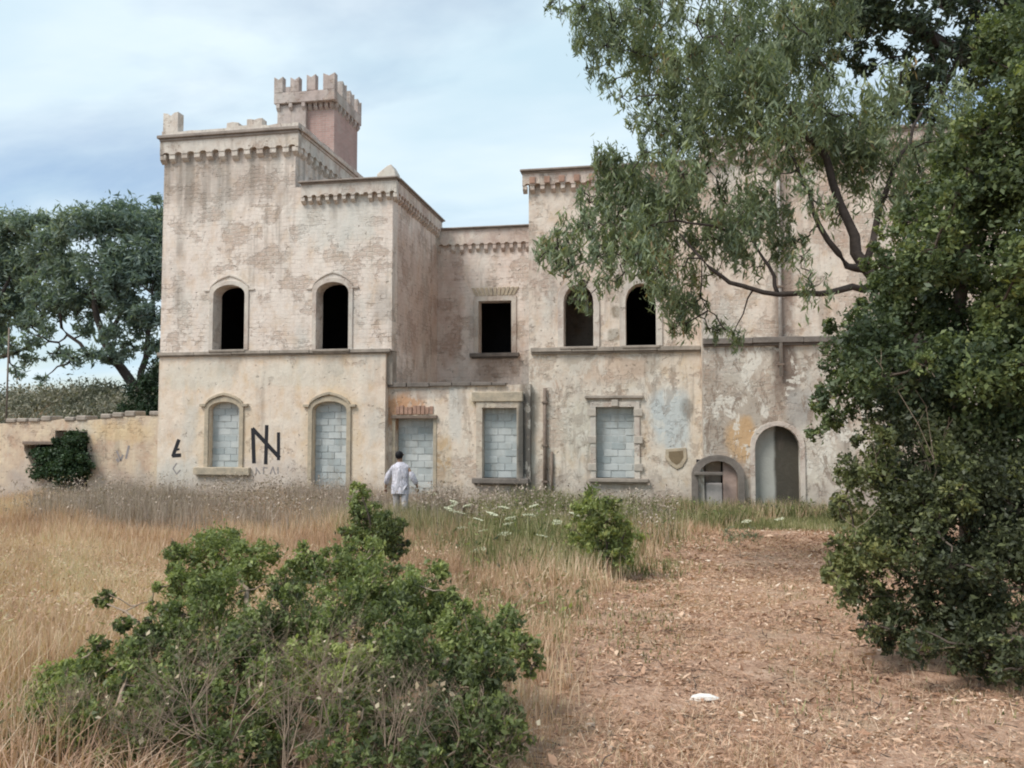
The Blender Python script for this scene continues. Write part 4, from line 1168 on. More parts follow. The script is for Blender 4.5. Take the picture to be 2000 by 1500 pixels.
tree('mastic_tree', 'tall dense dark green mastic tree filling the right edge', 'tree', b,
     px_clumps(r3, lambda x, y: 7.6 + RNG.uniform(-.7, .5), 1.0, .5), 25000, .042, .022, M_LEAF_R3, M_BARK, lim, up=.2, bare=90, sub=26, sig=.15, twig_r=.006, twig_frac=.3)
r4 = [(1735, 860, 46, 1, .5), (1700, 925, 54, 1, .55), (1730, 1000, 74, 1, .5), (1685, 1080, 46, 1, .75), (1655, 1105, 32, 1, .8), (1695, 1165, 56, 1, .6), (1785, 1090, 84, 1, .4), (1805, 990, 90, 1, .35), (1810, 900, 84, 1, .45), (1905, 900, 105, 1, .35),
      (1905, 1020, 105, 1, .25), (1995, 1000, 105, 1, .25), (1905, 1140, 95, 1, .25), (1995, 1150, 105, 1, .3), (1765, 1200, 50, 1, .4), (1840, 1215, 46, 1, .3), (1950, 1225, 66, 1, .35), (1690, 1225, 22, .7, .6), (1985, 1285, 34, .8, .6), (2090, 1050, 130), (1740, 1245, 34, 1, .3), (1800, 1262, 34, 1, .25), (1870, 1272, 40, 1, .3), (1930, 1290, 40, 1, .4), (1640, 1060, 20, .8, .8), (1650, 1150, 26, .9, .7), (1640, 980, 16, .5, .7), (2000, 1300, 40, 1, .4)]
def Y4(x, y): return float(np.interp(y, [850, 1050, 1290], [7.0, 6.7, 5.95])) + RNG.uniform(-.25, .35)
bx = P(1880, 1100, 6.8); b = (bx.x, 6.8, ghs(bx.x, 6.8))
lim = [limb([(1880, 1300), (1860, 1150), (1820, 1000), (1800, 900)], [6.8] * 4, [.05, .04, .03, .012]),
       limb([(1860, 1230), (1760, 1120), (1700, 1080)], [6.7] * 3, [.03, .02, .01]),
       limb([(1880, 1260), (1950, 1100), (1990, 980)], [6.7] * 3, [.03, .02, .01])]
tree('lower_shrub', 'olive green rounded shrub at the foot of the tall mastic, beside the path', 'shrub', b,
     px_clumps(r4, Y4, 1.0, .5), 28000, .036, .018, M_LEAF_R4, M_BARK, lim, up=.2, bare=110, sub=26, sig=.155, twig_r=.005, twig_frac=.4)

# --- foreground shrubs
def YFf(x, y): return float(np.interp(y, [950, 1040, 1100, 1200, 1300, 1400, 1500], [7.0, 6.2, 5.6, 4.75, 4.2, 3.8, 3.5])) + RNG.uniform(-.15, .2)
fc_ = [(420, 1095, 70, 1, .6), (495, 1105, 55, 1, .6), (355, 1140, 40, 1, .55), (335, 1078, 17, 1, .5), (450, 1055, 30, 1, .6), (425, 1180, 78, 1, .55), (560, 1140, 40, .8, .5), (600, 1110, 34, .9, .5), (650, 1110, 44, 1, .55), (705, 1090, 50, 1, .6),
       (640, 1175, 70, 1, .5), (740, 1145, 60, 1, .55), (820, 1165, 58, 1, .55), (880, 1190, 44, .9, .5), (765, 1225, 70, 1, .35), (560, 1200, 52, .9, .5), (500, 1235, 66, 1, .35), (335, 1235, 46, 1, .4), (285, 1245, 32, 1, .35), (240, 1222, 20, 1, .4), (200, 1172, 18, 1, .5),
       (450, 1290, 66, .8, .4), (600, 1290, 60, .9, .75), (690, 1320, 50, 1, .95), (800, 1285, 70, .9, .35), (900, 1255, 64, 1, .55), (980, 1235, 50, 1, .65), (1020, 1262, 32, 1, .65), (955, 1305, 52, 1, .4), (885, 1340, 60, .9, .3),
       (380, 1260, 60, 1, .5), (300, 1190, 18, .7, .5), (660, 1240, 70, 1, .45), (540, 1330, 60, .6, .5), (720, 1380, 60, .5, .4), (480, 1370, 60, .3, .35), (620, 1400, 50, .2, .35), (1040, 1300, 26, .8, .5), (880, 1430, 60, .6, .25), (780, 1460, 60, .3, .3), (400, 1350, 50, .8, .5), (460, 1440, 54, .7, .35), (400, 1490, 50, .7, .4), (540, 1490, 54, .7, .3), (640, 1480, 50, .6, .35), (540, 1410, 44, .6, .45), (650, 1400, 44, .7, .6), (760, 1400, 54, .8, .3), (720, 1500, 54, .7, .25), (820, 1500, 54, .9, .2), (900, 1490, 56, 1, .25), (980, 1400, 44, .9, .3), (300, 1270, 40, .8, .4), (360, 1200, 44, .9, .5), (330, 1400, 50, .8, .5), (500, 1300, 50, .6, .5), (740, 1300, 60, .8, .6), (580, 1240, 50, .8, .7), (940, 1395, 56, .9, .3), (1000, 1440, 38, .7, .4), (820, 1400, 50, .4, .3), (700, 1420, 50, .25, .4), (970, 1480, 44, .6, .3), (340, 1330, 54, .8, .5), (400, 1410, 50, .2, .4)]
bx = P(600, 1300, 4.6); b = (bx.x, 4.6, ghs(bx.x, 4.6))
def froot(px, Y): 
    x = W(px, 1300, Y)[0]; return (x, Y, ghs(x, Y) - .02)
def fl_(px0, Y0_, *ups):
    pts = [froot(px0, Y0_)] + [tuple(P(a, b_, y)) for a, b_, y in ups]
    return pts
lim = [(fl_(600, 4.6, (560, 1280, 4.5), (480, 1180, 5.0), (440, 1090, 5.7)), [.03, .024, .018, .008]),
       (fl_(640, 4.6, (660, 1280, 4.5), (700, 1180, 5.0), (710, 1090, 5.7)), [.03, .022, .016, .008]),
       (fl_(700, 4.4, (800, 1330, 4.2), (900, 1270, 4.5), (980, 1230, 4.7)), [.028, .02, .014, .006]),
       (fl_(520, 4.4, (420, 1330, 4.2), (340, 1250, 4.6), (210, 1180, 4.9)), [.026, .018, .012, .005]),
       (fl_(900, 4.0, (900, 1420, 3.85), (960, 1330, 4.2)), [.022, .016, .008])]
tree('foreground_shrub', 'wide bright green shrub with bare grey twigs below in the foreground', 'shrub', b,
     px_clumps(fc_, YFf, 1.0, .5), 72000, .027, .0125, M_LEAF_F, M_TWIG, lim, up=.35, bare=110, sub=32, sig=.145, twig_r=.003, twig_frac=.6)
fl2 = [(190, 1262, 22, 1, .5), (255, 1285, 40, 1, .5), (200, 1305, 32, 1, .6), (150, 1335, 40, 1, .6), (80, 1372, 40, 1, .7), (35, 1392, 26, 1, .7), (120, 1400, 58, 1, .5), (215, 1370, 58, 1, .5), (290, 1340, 46, 1, .45), (60, 1340, 24, .7, .7), (130, 1370, 46, 1, .55), (180, 1410, 50, 1, .5), (60, 1430, 40, .8, .5), (280, 1400, 50, .9, .5), (20, 1390, 24, .8, .8), (110, 1330, 40, 1, .7), (50, 1400, 50, 1, .7), (30, 1480, 60, 1, .5), (150, 1450, 60, 1, .5), (280, 1460, 50, .9, .4), (130, 1320, 30, .8, .7), (90, 1400, 44, 1, .6), (250, 1420, 46, .9, .4), (60, 1480, 50, .9, .5), (10, 1440, 40, .8, .6), (220, 1500, 50, .7, .5), (310, 1500, 50, .5, .4), (130, 1500, 50, .7, .5), (170, 1290, 26, .9, .6), (250, 1455, 50, .7, .4), (100, 1460, 44, .6, .5), (180, 1470, 40, .5, .5), (330, 1450, 44, .4, .4)]
bx = P(170, 1400, 3.9); b = (bx.x, 3.9, ghs(bx.x, 3.9))
tree('foreground_shrub', 'low sprawling green shrub at the lower left corner, below the dry grass', 'shrub', b,
     px_clumps(fl2, YFf, 1.0, .5), 70000, .027, .0125, M_LEAF_F, M_TWIG,
     [([b, tuple(P(180, 1360, 3.95)), tuple(P(120, 1330, 4.05))], [.02, .014, .006]), ([b, tuple(P(230, 1380, 3.9)), tuple(P(260, 1300, 4.2))], [.02, .014, .006])],
     up=.35, sub=24, sig=.17, twig_r=.0035, twig_frac=.6)
bx = P(740, 1100, 8.2); b = (bx.x, 8.2, ghs(bx.x, 8.2))
tree('sapling_shrub', 'upright dark green shrub just below the walking person', 'shrub', b,
     px_clumps([(700, 955, 16, 1, .55), (708, 985, 26, 1, .55), (722, 1015, 36, 1, .5), (755, 1035, 34, 1, .3), (735, 1060, 40, 1, .4), (700, 1050, 30, 1, .5), (770, 1070, 24, 1, .3)], lambda x, y: 8.1 + RNG.uniform(-.2, .2), 1, .45),
     40000, .036, .016, M_LEAF_F, M_BARK, [([b, tuple(P(735, 1060, 8.2)), tuple(P(715, 990, 8.1)), tuple(P(700, 950, 8.1))], [.02, .016, .01, .004])], up=.4, sub=22, sig=.17, twig_r=.004)
# small shrub in the weeds
bx = P(1190, 1110, 11.5); b = (bx.x, 11.5, ghs(bx.x, 11.5))
tree('weed_shrub', 'small yellowish green shrub standing alone at the edge of the straw path', 'shrub', b,
     px_clumps([(1160, 972, 22, .8, .6), (1192, 985, 20, .8, .4), (1150, 1005, 30, 1, .7), (1185, 1020, 34, 1, .7), (1215, 1050, 28, 1, .8), (1175, 1055, 36, 1, .6), (1135, 1045, 24, .8, .8), (1190, 1085, 28, 1, .4), (1210, 1090, 20, 1, .5)], lambda x, y: 11.5 + RNG.uniform(-.3, .3), 1, .6),
     12000, .06, .026, M_LEAF_F, M_BARK, [([b, tuple(P(1185, 1060, 11.5)), tuple(P(1165, 980, 11.5))], [.02, .014, .004])], up=.5, sub=18, sig=.19, twig_r=.004)
bx = P(1445, 1062, 14.5); b = (bx.x, 14.5, ghs(bx.x, 14.5))
tree('weed_clump', 'low grey green tussock on the bare path before the arched doorway', 'plant', b,
     px_clumps([(1425, 1045, 16), (1450, 1042, 18), (1472, 1048, 13)], 14.5, 1, .8), 5000, .06, .012, leafmat('grey_green_tussock', [(0, (.10, .14, .08)), (1, (.30, .33, .20))]), M_TWIG,
     [([b, (b[0], b[1], b[2] + .15)], [.01, .005])], up=1.0, sub=12, twig_r=.003, squash=.6)

# --- dead twiggy bushes in the foreground
def dead_bush(px, Y, h, n, label, seed, spread=.5, lean=0):
    g = np.random.default_rng(seed)
    b = froot(px, Y)
    root = empty('dead_bush', b, label, 'shrub', 'leafless bushes in front of the green shrub')
    segs = []
    def grow_(p, d, L, r, lv):
        k = 3
        for i in range(k):
            d = d + g.standard_normal(3) * .18; d[2] += .05; d /= np.linalg.norm(d)
            q_ = p + d * L / k
            segs.append((p, q_, r, r * .8)); r *= .8; p = q_
            if lv > 0 and g.random() < .85:
                d2 = d + g.standard_normal(3) * .55; d2 /= np.linalg.norm(d2)
                grow_(p, d2, L * .62, r * .7, lv - 1)
        if lv > 0:
            for _ in range(2):
                d2 = d + g.standard_normal(3) * .4; d2 /= np.linalg.norm(d2)
                grow_(p, d2, L * .55, r * .7, lv - 1)
    for i in range(n):
        a = g.uniform(0, 6.28); s_ = g.uniform(.1, 1) * spread
        d = np.array([math.cos(a) * s_ + lean, math.sin(a) * s_, 1.0]); d /= np.linalg.norm(d)
        grow_(np.array(b) + np.array([math.cos(a), math.sin(a), 0]) * .004, d, h * g.uniform(.5, .8), .0075, 3)
    link('branches', twig_mesh('branches', segs), M_TWIG, root)
    C = np.array([s[1] for s in segs if s[2] < .0022]); C = C[g.random(len(C)) < .015] + g.standard_normal((1, 3)) * 0
    if len(C):
        sh = link('seed_heads', leaf_mesh('seed_heads', C, .022, .014, g.uniform(0, 1, len(C))), M_SEED, root); sh['kind'] = 'stuff'
M_BROWN = leafmat('brown_dead_stalks', [(0, (.24, .185, .155)), (.5, (.42, .34, .285)), (1, (.62, .53, .44))], .2, .9, .1)
M_SEED = leafmat('pale_seed_heads', [(0, (.35, .27, .18)), (1, (.62, .53, .38))], .2, .9, .1)
dead_bush(440, 3.6, .62, 5, 'bleached leafless bush with pale seed heads, left of the bright yellow green sprig', 11)
dead_bush(560, 3.55, .5, 5, 'leafless brown bush at the bottom edge, directly under the yellow green sprig', 12)
dead_bush(760, 3.55, .46, 5, 'tangled grey leafless bush at the bottom edge, right of the yellow green sprig', 13)
dead_bush(900, 3.6, .46, 5, 'grey leafless bush at the right foot of the green shrub by the path', 14, .6)
dead_bush(300, 3.6, .40, 5, 'low leafless bush between the sprawling shrub and the wide green shrub', 15, .7)
dead_bush(660, 3.65, .62, 5, 'tall thin grey dead bush poking up through the middle of the green shrub', 16, .5)
dead_bush(150, 3.6, .30, 6, 'short leafless bush in the bottom left corner of the picture', 17, .8)

def stalks(px, Y, h, n, label, seed):
    g = np.random.default_rng(seed)
    x = W(px, 960, Y)[0]; b = (x, Y, ghs(x, Y))
    root = empty('dead_thistle', b, label, 'plant', 'dry thistles beside the walking person')
    segs = []; tips = []
    for i in range(n):
        d = np.array([g.normal(0, .22), g.normal(0, .22), 1.0]); p = np.array(b) + g.normal(0, .09, 3) * [1, 1, 0]
        L = h * g.uniform(.5, 1)
        q_ = p + d * L; segs.append((p, q_, .012, .006)); tips.append(q_)
        for k in range(5):
            t = g.uniform(.3, 1); a0 = p + (q_ - p) * t; e = a0 + np.array([g.normal(0, .14), g.normal(0, .14), g.uniform(.05, .22)]); segs.append((a0, e, .006, .004)); tips.append(e)
    link('stem', twig_mesh('stem', segs), M_TWIG, root)
    T = np.repeat(np.array(tips), 7, 0) + g.standard_normal((len(tips) * 7, 3)) * .035
    sh = link('leaves', leaf_mesh('leaves', T, .07, .025, g.uniform(0, 1, len(T))), M_BROWN, root)
stalks(838, 16.6, .95, 12, 'dry grey brown thistle just right of the walking person', 31)
stalks(872, 16.9, .85, 12, 'second dry thistle right of the walking person, before the wall between door and window', 32)
stalks(905, 17.1, .6, 9, 'lowest dry thistle, nearest the window of the middle part', 33)

# ------------------------------------------------------------------ grass, weeds, litter (uncountable)
def scatter(n, x0, x1, y0, y1, keep, seed, power=1.0):
    g = np.random.default_rng(seed)
    y = y0 + (y1 - y0) * g.random(n) ** power
    x = x0 + (x1 - x0) * g.random(n)
    z = gh(x, y)
    a, b_ = proj(x, y, z)
    k = keep(a, b_, x, y, g)
    return x[k], y[k], z[k], a[k], b_[k], g
def blades(name, x, y, z, h, w, tint, lean, g, mat, segs=1, label=None, cat=None):
    n = len(x)
    ang = g.uniform(0, 2 * math.pi, n); fa = g.uniform(0, 2 * math.pi, n)
    ln = lean * np.abs(g.standard_normal(n)) * h
    dx, dy = np.cos(ang) * ln, np.sin(ang) * ln
    wx, wy = np.cos(fa) * w / 2, np.sin(fa) * w / 2
    z = z - .01
    if segs == 1:
        V = np.empty((n, 3, 3))
        V[:, 0] = np.stack([x - wx, y - wy, z], 1); V[:, 1] = np.stack([x + wx, y + wy, z], 1)
        V[:, 2] = np.stack([x + dx, y + dy, z + h], 1)
        f = np.arange(n * 3).reshape(n, 3); k = 3
    else:
        V = np.empty((n, 6, 3))
        mx, my, mz = x + dx * .35, y + dy * .35, z + h * .6
        V[:, 0] = np.stack([x - wx, y - wy, z], 1); V[:, 1] = np.stack([x + wx, y + wy, z], 1)
        V[:, 2] = np.stack([mx + wx * .7, my + wy * .7, mz], 1); V[:, 3] = np.stack([mx - wx * .7, my - wy * .7, mz], 1)
        V[:, 4] = np.stack([x + dx + wx * .1, y + dy + wy * .1, z + h], 1); V[:, 5] = np.stack([x + dx - wx * .1, y + dy - wy * .1, z + h], 1)
        base = (np.arange(n) * 6)[:, None]
        f = np.concatenate([base + np.array([[0, 1, 2, 3]]), base + np.array([[3, 2, 4, 5]])]); k = 6
    me = fast_mesh(name, V.reshape(-1, 3), f, {'tint': np.repeat(np.clip(tint, 0, 1), k)})
    o = link(name, me, mat)
    return tag(o, label, cat, kind='stuff')
M_GRASS = leafmat('dry_grass_blades', [(0, (.32, .20, .135)), (.3, (.56, .365, .26)), (.6, (.72, .52, .385)), (.85, (.83, .69, .52)), (1, (.46, .43, .25))], .3, .8, .15)
M_WEED = leafmat('green_weed_blades', [(0, (.10, .115, .05)), (.35, (.19, .205, .09)), (.65, (.32, .32, .15)), (.82, (.50, .46, .28)), (1, (.64, .56, .40))], .3, .8, .15)
M_LITTER = leafmat('dry_leaf_litter', [(0, (.15, .085, .06)), (.3, (.40, .235, .155)), (.6, (.60, .39, .27)), (.85, (.74, .54, .39)), (1, (.85, .72, .58))], .15, .85, .15)
def vnoise(x, y, s, seed=0):
    return np.array([mnoise.noise(Vector((a * s + seed, b_ * s, seed))) for a, b_ in zip(x, y)])
def cnoise(x, y, s, seed=0.0):   # cheap smooth noise
    return (np.sin(x * s + 1.7 * np.sin(y * s * .8 + seed)) + np.sin(y * s * 1.3 + 1.3 * np.sin(x * s * .7 + seed * 2)) + np.sin((x + y) * s * .6 + seed)) / 3
def tufts(x, y, n, s, g):
    x = np.repeat(x, n); y = np.repeat(y, n)
    dx, dy = g.normal(0, s, len(x)), g.normal(0, s, len(x))
    x = x + dx; y = y + dy; z = gh(x, y)
    a, b_ = proj(x, y, z)
    return x, y, z, a, b_, dx, dy
def kG(a, b_, x, y, g):
    pm_ = path_mask(a, b_)
    inside = (a > -120) & (a < 2120) & (b_ < 1640)
    prob = np.where(a < 900, 1.0, .55) * (1 - pm_)
    prob = prob * (np.where((a > 330) & (a < 950) & (b_ > 1260), .15, 1))
    return inside & (y < YC - .1) & (g.random(len(a)) < prob)
x, y, z, a, b_, g = scatter(26000, -13, 3, 2.4, 11.0, kG, 21, 1.15)
x, y, z, a, b_, tox, toy = tufts(x, y, 11, .055, g)
h = (.24 + .15 * cnoise(x, y, 1.1, 3) + .08 * cnoise(x, y, 4.3, 1)) * (0.35 + 1.1 * g.random(len(x)))
h = np.where(a > 900, h * .6, h)
tn = .5 + .25 * cnoise(x, y, .8, 1) + .2 * g.standard_normal(len(x))
tn = np.where(a > 900, tn + .08, tn) + .2 * cnoise(x, y, 5.0, 2) + .12 * (h / .3 - 1)
lod = cnoise(x, y, 1.7, 12) > .35; h = np.where(lod, h * .75, h)
blades('dry_grass', x, y, z, h, .008, np.clip(tn, 0, .97), np.where(lod, 1.1, .38), g, M_GRASS, 2, 'tall orange straw grass filling the slope at the left', 'grass')
kk = (g.random(len(x)) < .13) & (h > .14) & (y > 5.0)
T_ = np.repeat(np.stack([x[kk], y[kk], z[kk] + h[kk] * 1.05], 1), 2, 0); T_ = T_ + g.standard_normal(T_.shape) * np.array([.03, .03, .025])
o = link('grass_seed_heads', leaf_mesh('grass_seed_heads', T_, .035, .010, .55 + .3 * g.standard_normal(len(T_)), up=.3), M_GRASS)
tag(o, 'pale seed heads of the tall straw grass at the left', 'grass', kind='stuff')
x, y, z, a, b_, g = scatter(22000, -19, 5, 10.5, YW - .1, kG, 22)
x, y, z, a, b_, tox, toy = tufts(x, y, 10, .09, g)
ok = ((y < Y0 - .1) | (x < xa0)) & (y < YW - .1)
x, y, z, a, b_ = x[ok], y[ok], z[ok], a[ok], b_[ok]
h = (.29 + .17 * cnoise(x, y, .7, 3) + .10 * cnoise(x, y, 2.9, 3)) * (0.35 + 1.1 * g.random(len(x)))
tn = .52 + .25 * cnoise(x, y, .6, 2) + .15 * cnoise(x, y, 3.1, 2) + .2 * g.standard_normal(len(x))
blades('dry_grass', x, y, z, h, .018, np.clip(tn, 0, .97), .35, g, M_GRASS, 1, 'dry straw grass on the flat ground before the villa', 'grass')
# brown weeds along the foot of the tower
def kB(a, b_, x, y, g):
    return (a > 60) & (a < 900) & (g.random(len(a)) < np.clip((y - 14.5) / 4, 0, 1))
x, y, z, a, b_, g = scatter(60000, -16, -2.0, 14.5, Y0 - .08, kB, 23)
h = (.52 + .30 * cnoise(x, y, 1.3, 5) + .14 * cnoise(x, y, 4.1, 2)) * (.3 + 1.1 * g.random(len(x)))
h = np.clip(h, .06, .95)
blades('dead_stalks', x, y, z, h, .016, .45 + .25 * g.standard_normal(len(x)), .28, g, M_BROWN, 1, 'grey brown dead stalks along the foot of the tower', 'weeds')
x, y, z, a, b_, g = scatter(60000, -7, -1.5, 14.6, 16.9, lambda a, b_, x, y, g: (np.abs(a - 790) < 90 + 30 * g.standard_normal(len(a))), 42)
x, y, z, a, b_ = x[:5000], y[:5000], z[:5000], a[:5000], b_[:5000]
blades('tall_weeds', x, y, z, (.60 + .14 * cnoise(x, y, 2.5, 1)) * (.4 + .9 * g.random(len(x))), .018, .5 + .3 * g.standard_normal(len(x)), .3, g, M_WEED, 1, 'tangle of weeds that hides the legs of the walking person', 'weeds')
# tall pale stalks rising against the wall
x, y, z, a, b_, g = scatter(8000, -16, 7.5, 15.5, Y0 - .25, lambda a, b_, x, y, g: ((a > -50) & (a < 1320) & (g.random(len(a)) < .25 + .6 * (cnoise(x, y, 1.2, 8) > .1) * (y > 17))), 41)
h = .35 + .55 * g.random(len(x)) ** 1.5; h = np.where((a > 900), h * .8, h)
blades('tall_stalks', x, y, z, h, .016, .6 + .3 * g.standard_normal(len(x)), .12, g, M_BROWN, 1, 'thin pale dry stalks standing up in front of the villa', 'weeds')
T_ = np.repeat(np.stack([x, y, z + h], 1), 5, 0) + g.standard_normal((len(x) * 5, 3)) * np.array([.045, .045, .07])
o = link('seed_heads', leaf_mesh('seed_heads', T_, .05, .022, g.uniform(0, 1, len(T_)), up=.5), M_BROWN)
tag(o, 'dry seed heads on the tall stalks in front of the villa', 'weeds', kind='stuff')
# green weeds in the middle
def kW(a, b_, x, y, g):
    w_ = .55 * np.exp(-((a - 1060) / 200) ** 2) * np.clip((1160 - b_) / 90, 0, 1) * np.clip(.7 + .9 * cnoise(x, y, 1.6, 2), .15, 1.6) + .9 * ((a > 1150) & (a < 1700) & (y > 18.2)) + .16 * ((a > 780) & (a < 1330) & (b_ < 1300)) + .05 * (a > 1500) * (b_ > 1150)
    return g.random(len(a)) < w_ * 1.0
x, y, z, a, b_, g = scatter(210000, -6, 8, 5, Y0 - .05, kW, 24)
ok = (y < YE - .03) | (x < xD1 - .1)
x, y, z, a, b_ = x[ok], y[ok], z[ok], a[ok], b_[ok]
h = (.42 + .20 * cnoise(x, y, 1.9, 7)) * (.35 + 1.1 * g.random(len(x))); h = np.where(a > 1250, h * .75, h); h = np.where(b_ > 1130, h * .42, h); h = np.where(path_mask(a, b_) > .5, h * .4, h)
h = np.where((a < 920) & (y > 15), np.minimum(h, .35), h)
blades('weeds', x, y, z, h, .02, .45 + .25 * cnoise(x, y, 2.7, 3) + .26 * g.standard_normal(len(x)), .4, g, M_WEED, 1, 'green and yellowing weeds between the path and the villa', 'weeds')
# broad leaves among the weeds
k = (g.random(len(x)) < .35) & (path_mask(a, b_) < .4)
C = np.stack([x[k], y[k], z[k] + h[k] * g.random(k.sum())], 1)
o = link('weed_leaves', leaf_mesh('weed_leaves', C, .075, .026, .4 + .3 * g.standard_normal(len(C)), up=.3), M_LEAF_F)
tag(o, 'broad green leaves of the weeds between the path and the villa', 'weeds', kind='stuff')
# litter on the path
def kL(a, b_, x, y, g):
    return (a > 850) & (a < 2150) & (b_ < 1650) & (g.random(len(a)) < path_mask(a, b_) * np.clip(.62 + .55 * cnoise(x, y, 2.6, 11) + .35 * cnoise(x, y, 6.1, 5), .12, 1) + .1)
x, y, z, a, b_, g = scatter(280000, -1.5, 8.5, 3.3, 18.5, kL, 25, 1.5)
C = np.stack([x, y, z + .004 + .028 * g.random(len(x))], 1)
n = len(C)
ax = rand_dirs(n, g); ax[:, 2] *= .28; ax /= np.linalg.norm(ax, axis=1)[:, None]
upv = np.zeros((n, 3)); upv[:, 2] = 1; upv += g.standard_normal((n, 3)) * .45
s_ = np.cross(upv, ax); s_ /= np.linalg.norm(s_, axis=1)[:, None]
nv = np.cross(ax, s_)
L = (g.gamma(2.0, .0036, n) * (1 + y / 9) + .004)[:, None]; Wd = L * g.uniform(.12, .5, n)[:, None]
V = np.empty((n, 4, 3)); V[:, 0] = C - ax * L; V[:, 1] = C + s_ * Wd / 1.2 + nv * Wd * .4; V[:, 2] = C + ax * L; V[:, 3] = C - s_ * Wd / 1.2 + nv * Wd * .4
tn = .48 + .18 * cnoise(x, y, 1.1, 6) + .20 * cnoise(x, y, 2.2, 4) + .16 * cnoise(x, y, 7.0, 2) + .24 * g.standard_normal(n)
me = fast_mesh('leaf_litter', V.reshape(-1, 3), np.arange(n * 4).reshape(n, 4), {'tint': np.repeat(np.clip(tn, 0, 1), 4)})
o = link('leaf_litter', me, M_LITTER); tag(o, 'dry leaves, bark and broken straw strewn over the path', 'leaf litter', kind='stuff')
# dry stubble on the path
def kS(a, b_, x, y, g):
    return (a > 950) & (a < 2150) & (g.random(len(a)) < path_mask(a, b_) * np.clip(.35 + .6 * cnoise(x, y, 1.6, 9), .05, 1))
x, y, z, a, b_, g = scatter(24000, -1.5, 8.5, 3.2, 18.5, kS, 26, 1.3)
x, y, z, a, b_, tox, toy = tufts(x, y, 10, .07, g)
blades('stubble', x, y, z, .02 + .09 * g.random(len(x)) ** 2, .006, .5 + .25 * g.standard_normal(len(x)), 1.2, g, M_GRASS, 1, 'short flattened straw lying on the path', 'grass')

g = np.random.default_rng(77)
sg = []
for _ in range(900):
    x = g.uniform(-1, 7.5); y = 3.4 + 13 * g.random() ** 1.5; z = ghs(x, y) + .012
    an = g.uniform(0, 6.28); L_ = g.uniform(.05, .28)
    p = [np.array([x, y, z])]
    for k in range(3):
        an += g.normal(0, .35); p.append(p[-1] + np.array([math.cos(an), math.sin(an), g.normal(.0, .1)]) * L_ / 3)
        sg.append((p[-2], p[-1], .004, .003))
o = link('fallen_twigs', twig_mesh('fallen_twigs', sg), M_BARK); tag(o, 'small broken twigs lying about on the path', 'twigs', kind='stuff')
q = MB()
for _ in range(260):
    x = g.uniform(-1, 7.5); y = 3.6 + 13 * g.random() ** 1.4; z = ghs(x, y)
    r = g.gamma(2.5, .0045) + .005
    n0 = len(q.v); q.v += [(x + r * math.cos(k * 1.257) * g.uniform(.7, 1.2), y + r * math.sin(k * 1.257) * g.uniform(.7, 1.2), z + (.0 if j else -.01)) for j in (0, 1) for k in range(5)]
    for k in range(5): q.v[n0 + 5 + k] = (x + (q.v[n0 + k][0] - x) * .7, y + (q.v[n0 + k][1] - y) * .7, z + r * g.uniform(.5, .8))
    q.f += [(n0 + 5, n0 + 6, n0 + 7, n0 + 8, n0 + 9)] + [(n0 + k, n0 + (k + 1) % 5, n0 + 5 + (k + 1) % 5, n0 + 5 + k) for k in range(5)]
o = q.build('pebbles', plain('pinkish_pebbles', (.60, .46, .35), .9, .4, 14, .3)); tag(o, 'small pale pebbles scattered on the path', 'pebbles', kind='stuff')

# --- umbel weeds with white heads
M_UMB = plain('cream_umbels', (0.72, 0.73, 0.52), .9, .3, 20, .2)
M_STEM = plain('green_stems', (0.22, 0.24, 0.12), .8, .3, 20, .2)
um = [(835, 962), (862, 990), (900, 985), (888, 1000), (920, 1012), (945, 1000), (975, 990), (1005, 1010), (990, 1040), (952, 1035), (1030, 1005), (1000, 1022), (940, 1072), (1060, 985), (1085, 1012), (1050, 1045), (1105, 1000), (905, 1030), (870, 975), (925, 985), (1460, 1018), (1528, 1012)]
names = ['beside the walking person', 'left of the yellow shrub']
proto = None
for i, (px, py) in enumerate(um):
    Y = float(np.interp(py, [960, 1000, 1075], [17.5, 15.5, 12.6])) if px < 1300 else 18.5
    t = P(px, py, Y)
    zb = ghs(t.x, Y); hgt = max(.18, t.z - zb)
    if proto is None:
        hh = 1.0
        root = empty('umbel_weed', (0, 0, 0), 'wild carrot with a flat cream flower head among the green weeds', 'plant', 'wild carrots in flower')
        q = MB(); q.tube([(0, 0, 0), (.01, .01, .5), (0, 0, 1)], [.008, .006, .005], 5)
        rays = []
        for k in range(9):
            an = k * 2.4; rd = .085 * math.sqrt((k + .5) / 9)
            q.tube([(0, 0, .93), (rd * math.cos(an), rd * math.sin(an), 1.0)], [.003, .002], 3)
        st = q.build('stem', M_STEM, root)
        q = MB()
        for k in range(22):
            an = k * 2.4; rd = .085 * math.sqrt((k + .5) / 22); cx, cy = rd * math.cos(an), rd * math.sin(an)
            jz = .012 * math.sin(k * 5.1) - rd * rd * 3
            q.tube([(cx, cy, .995 + jz), (cx + .004, cy, 1.02 + jz)], [.013 + .004 * math.sin(k * 3.3), .006], 5)
        fl_o = q.build('flower_head', M_UMB, root)
        proto = root
        r = root
    else:
        r = proto.copy(); COL.objects.link(r)
        for ch in (st, fl_o):
            c = ch.copy(); COL.objects.link(c); c.parent = r
    r.location = (t.x, Y, zb)
    ss = random.uniform(1.0, 1.5); r.scale = (ss, ss * 1.1, hgt)
    if px == 1460: r['label'] = 'small cream flower standing on the path before the low niche'
    if px == 1528: r['label'] = 'small cream flower at the foot of the arched doorway'
    r.rotation_euler = (random.uniform(.05, .4), random.uniform(-.12, .12), random.uniform(0, 6))

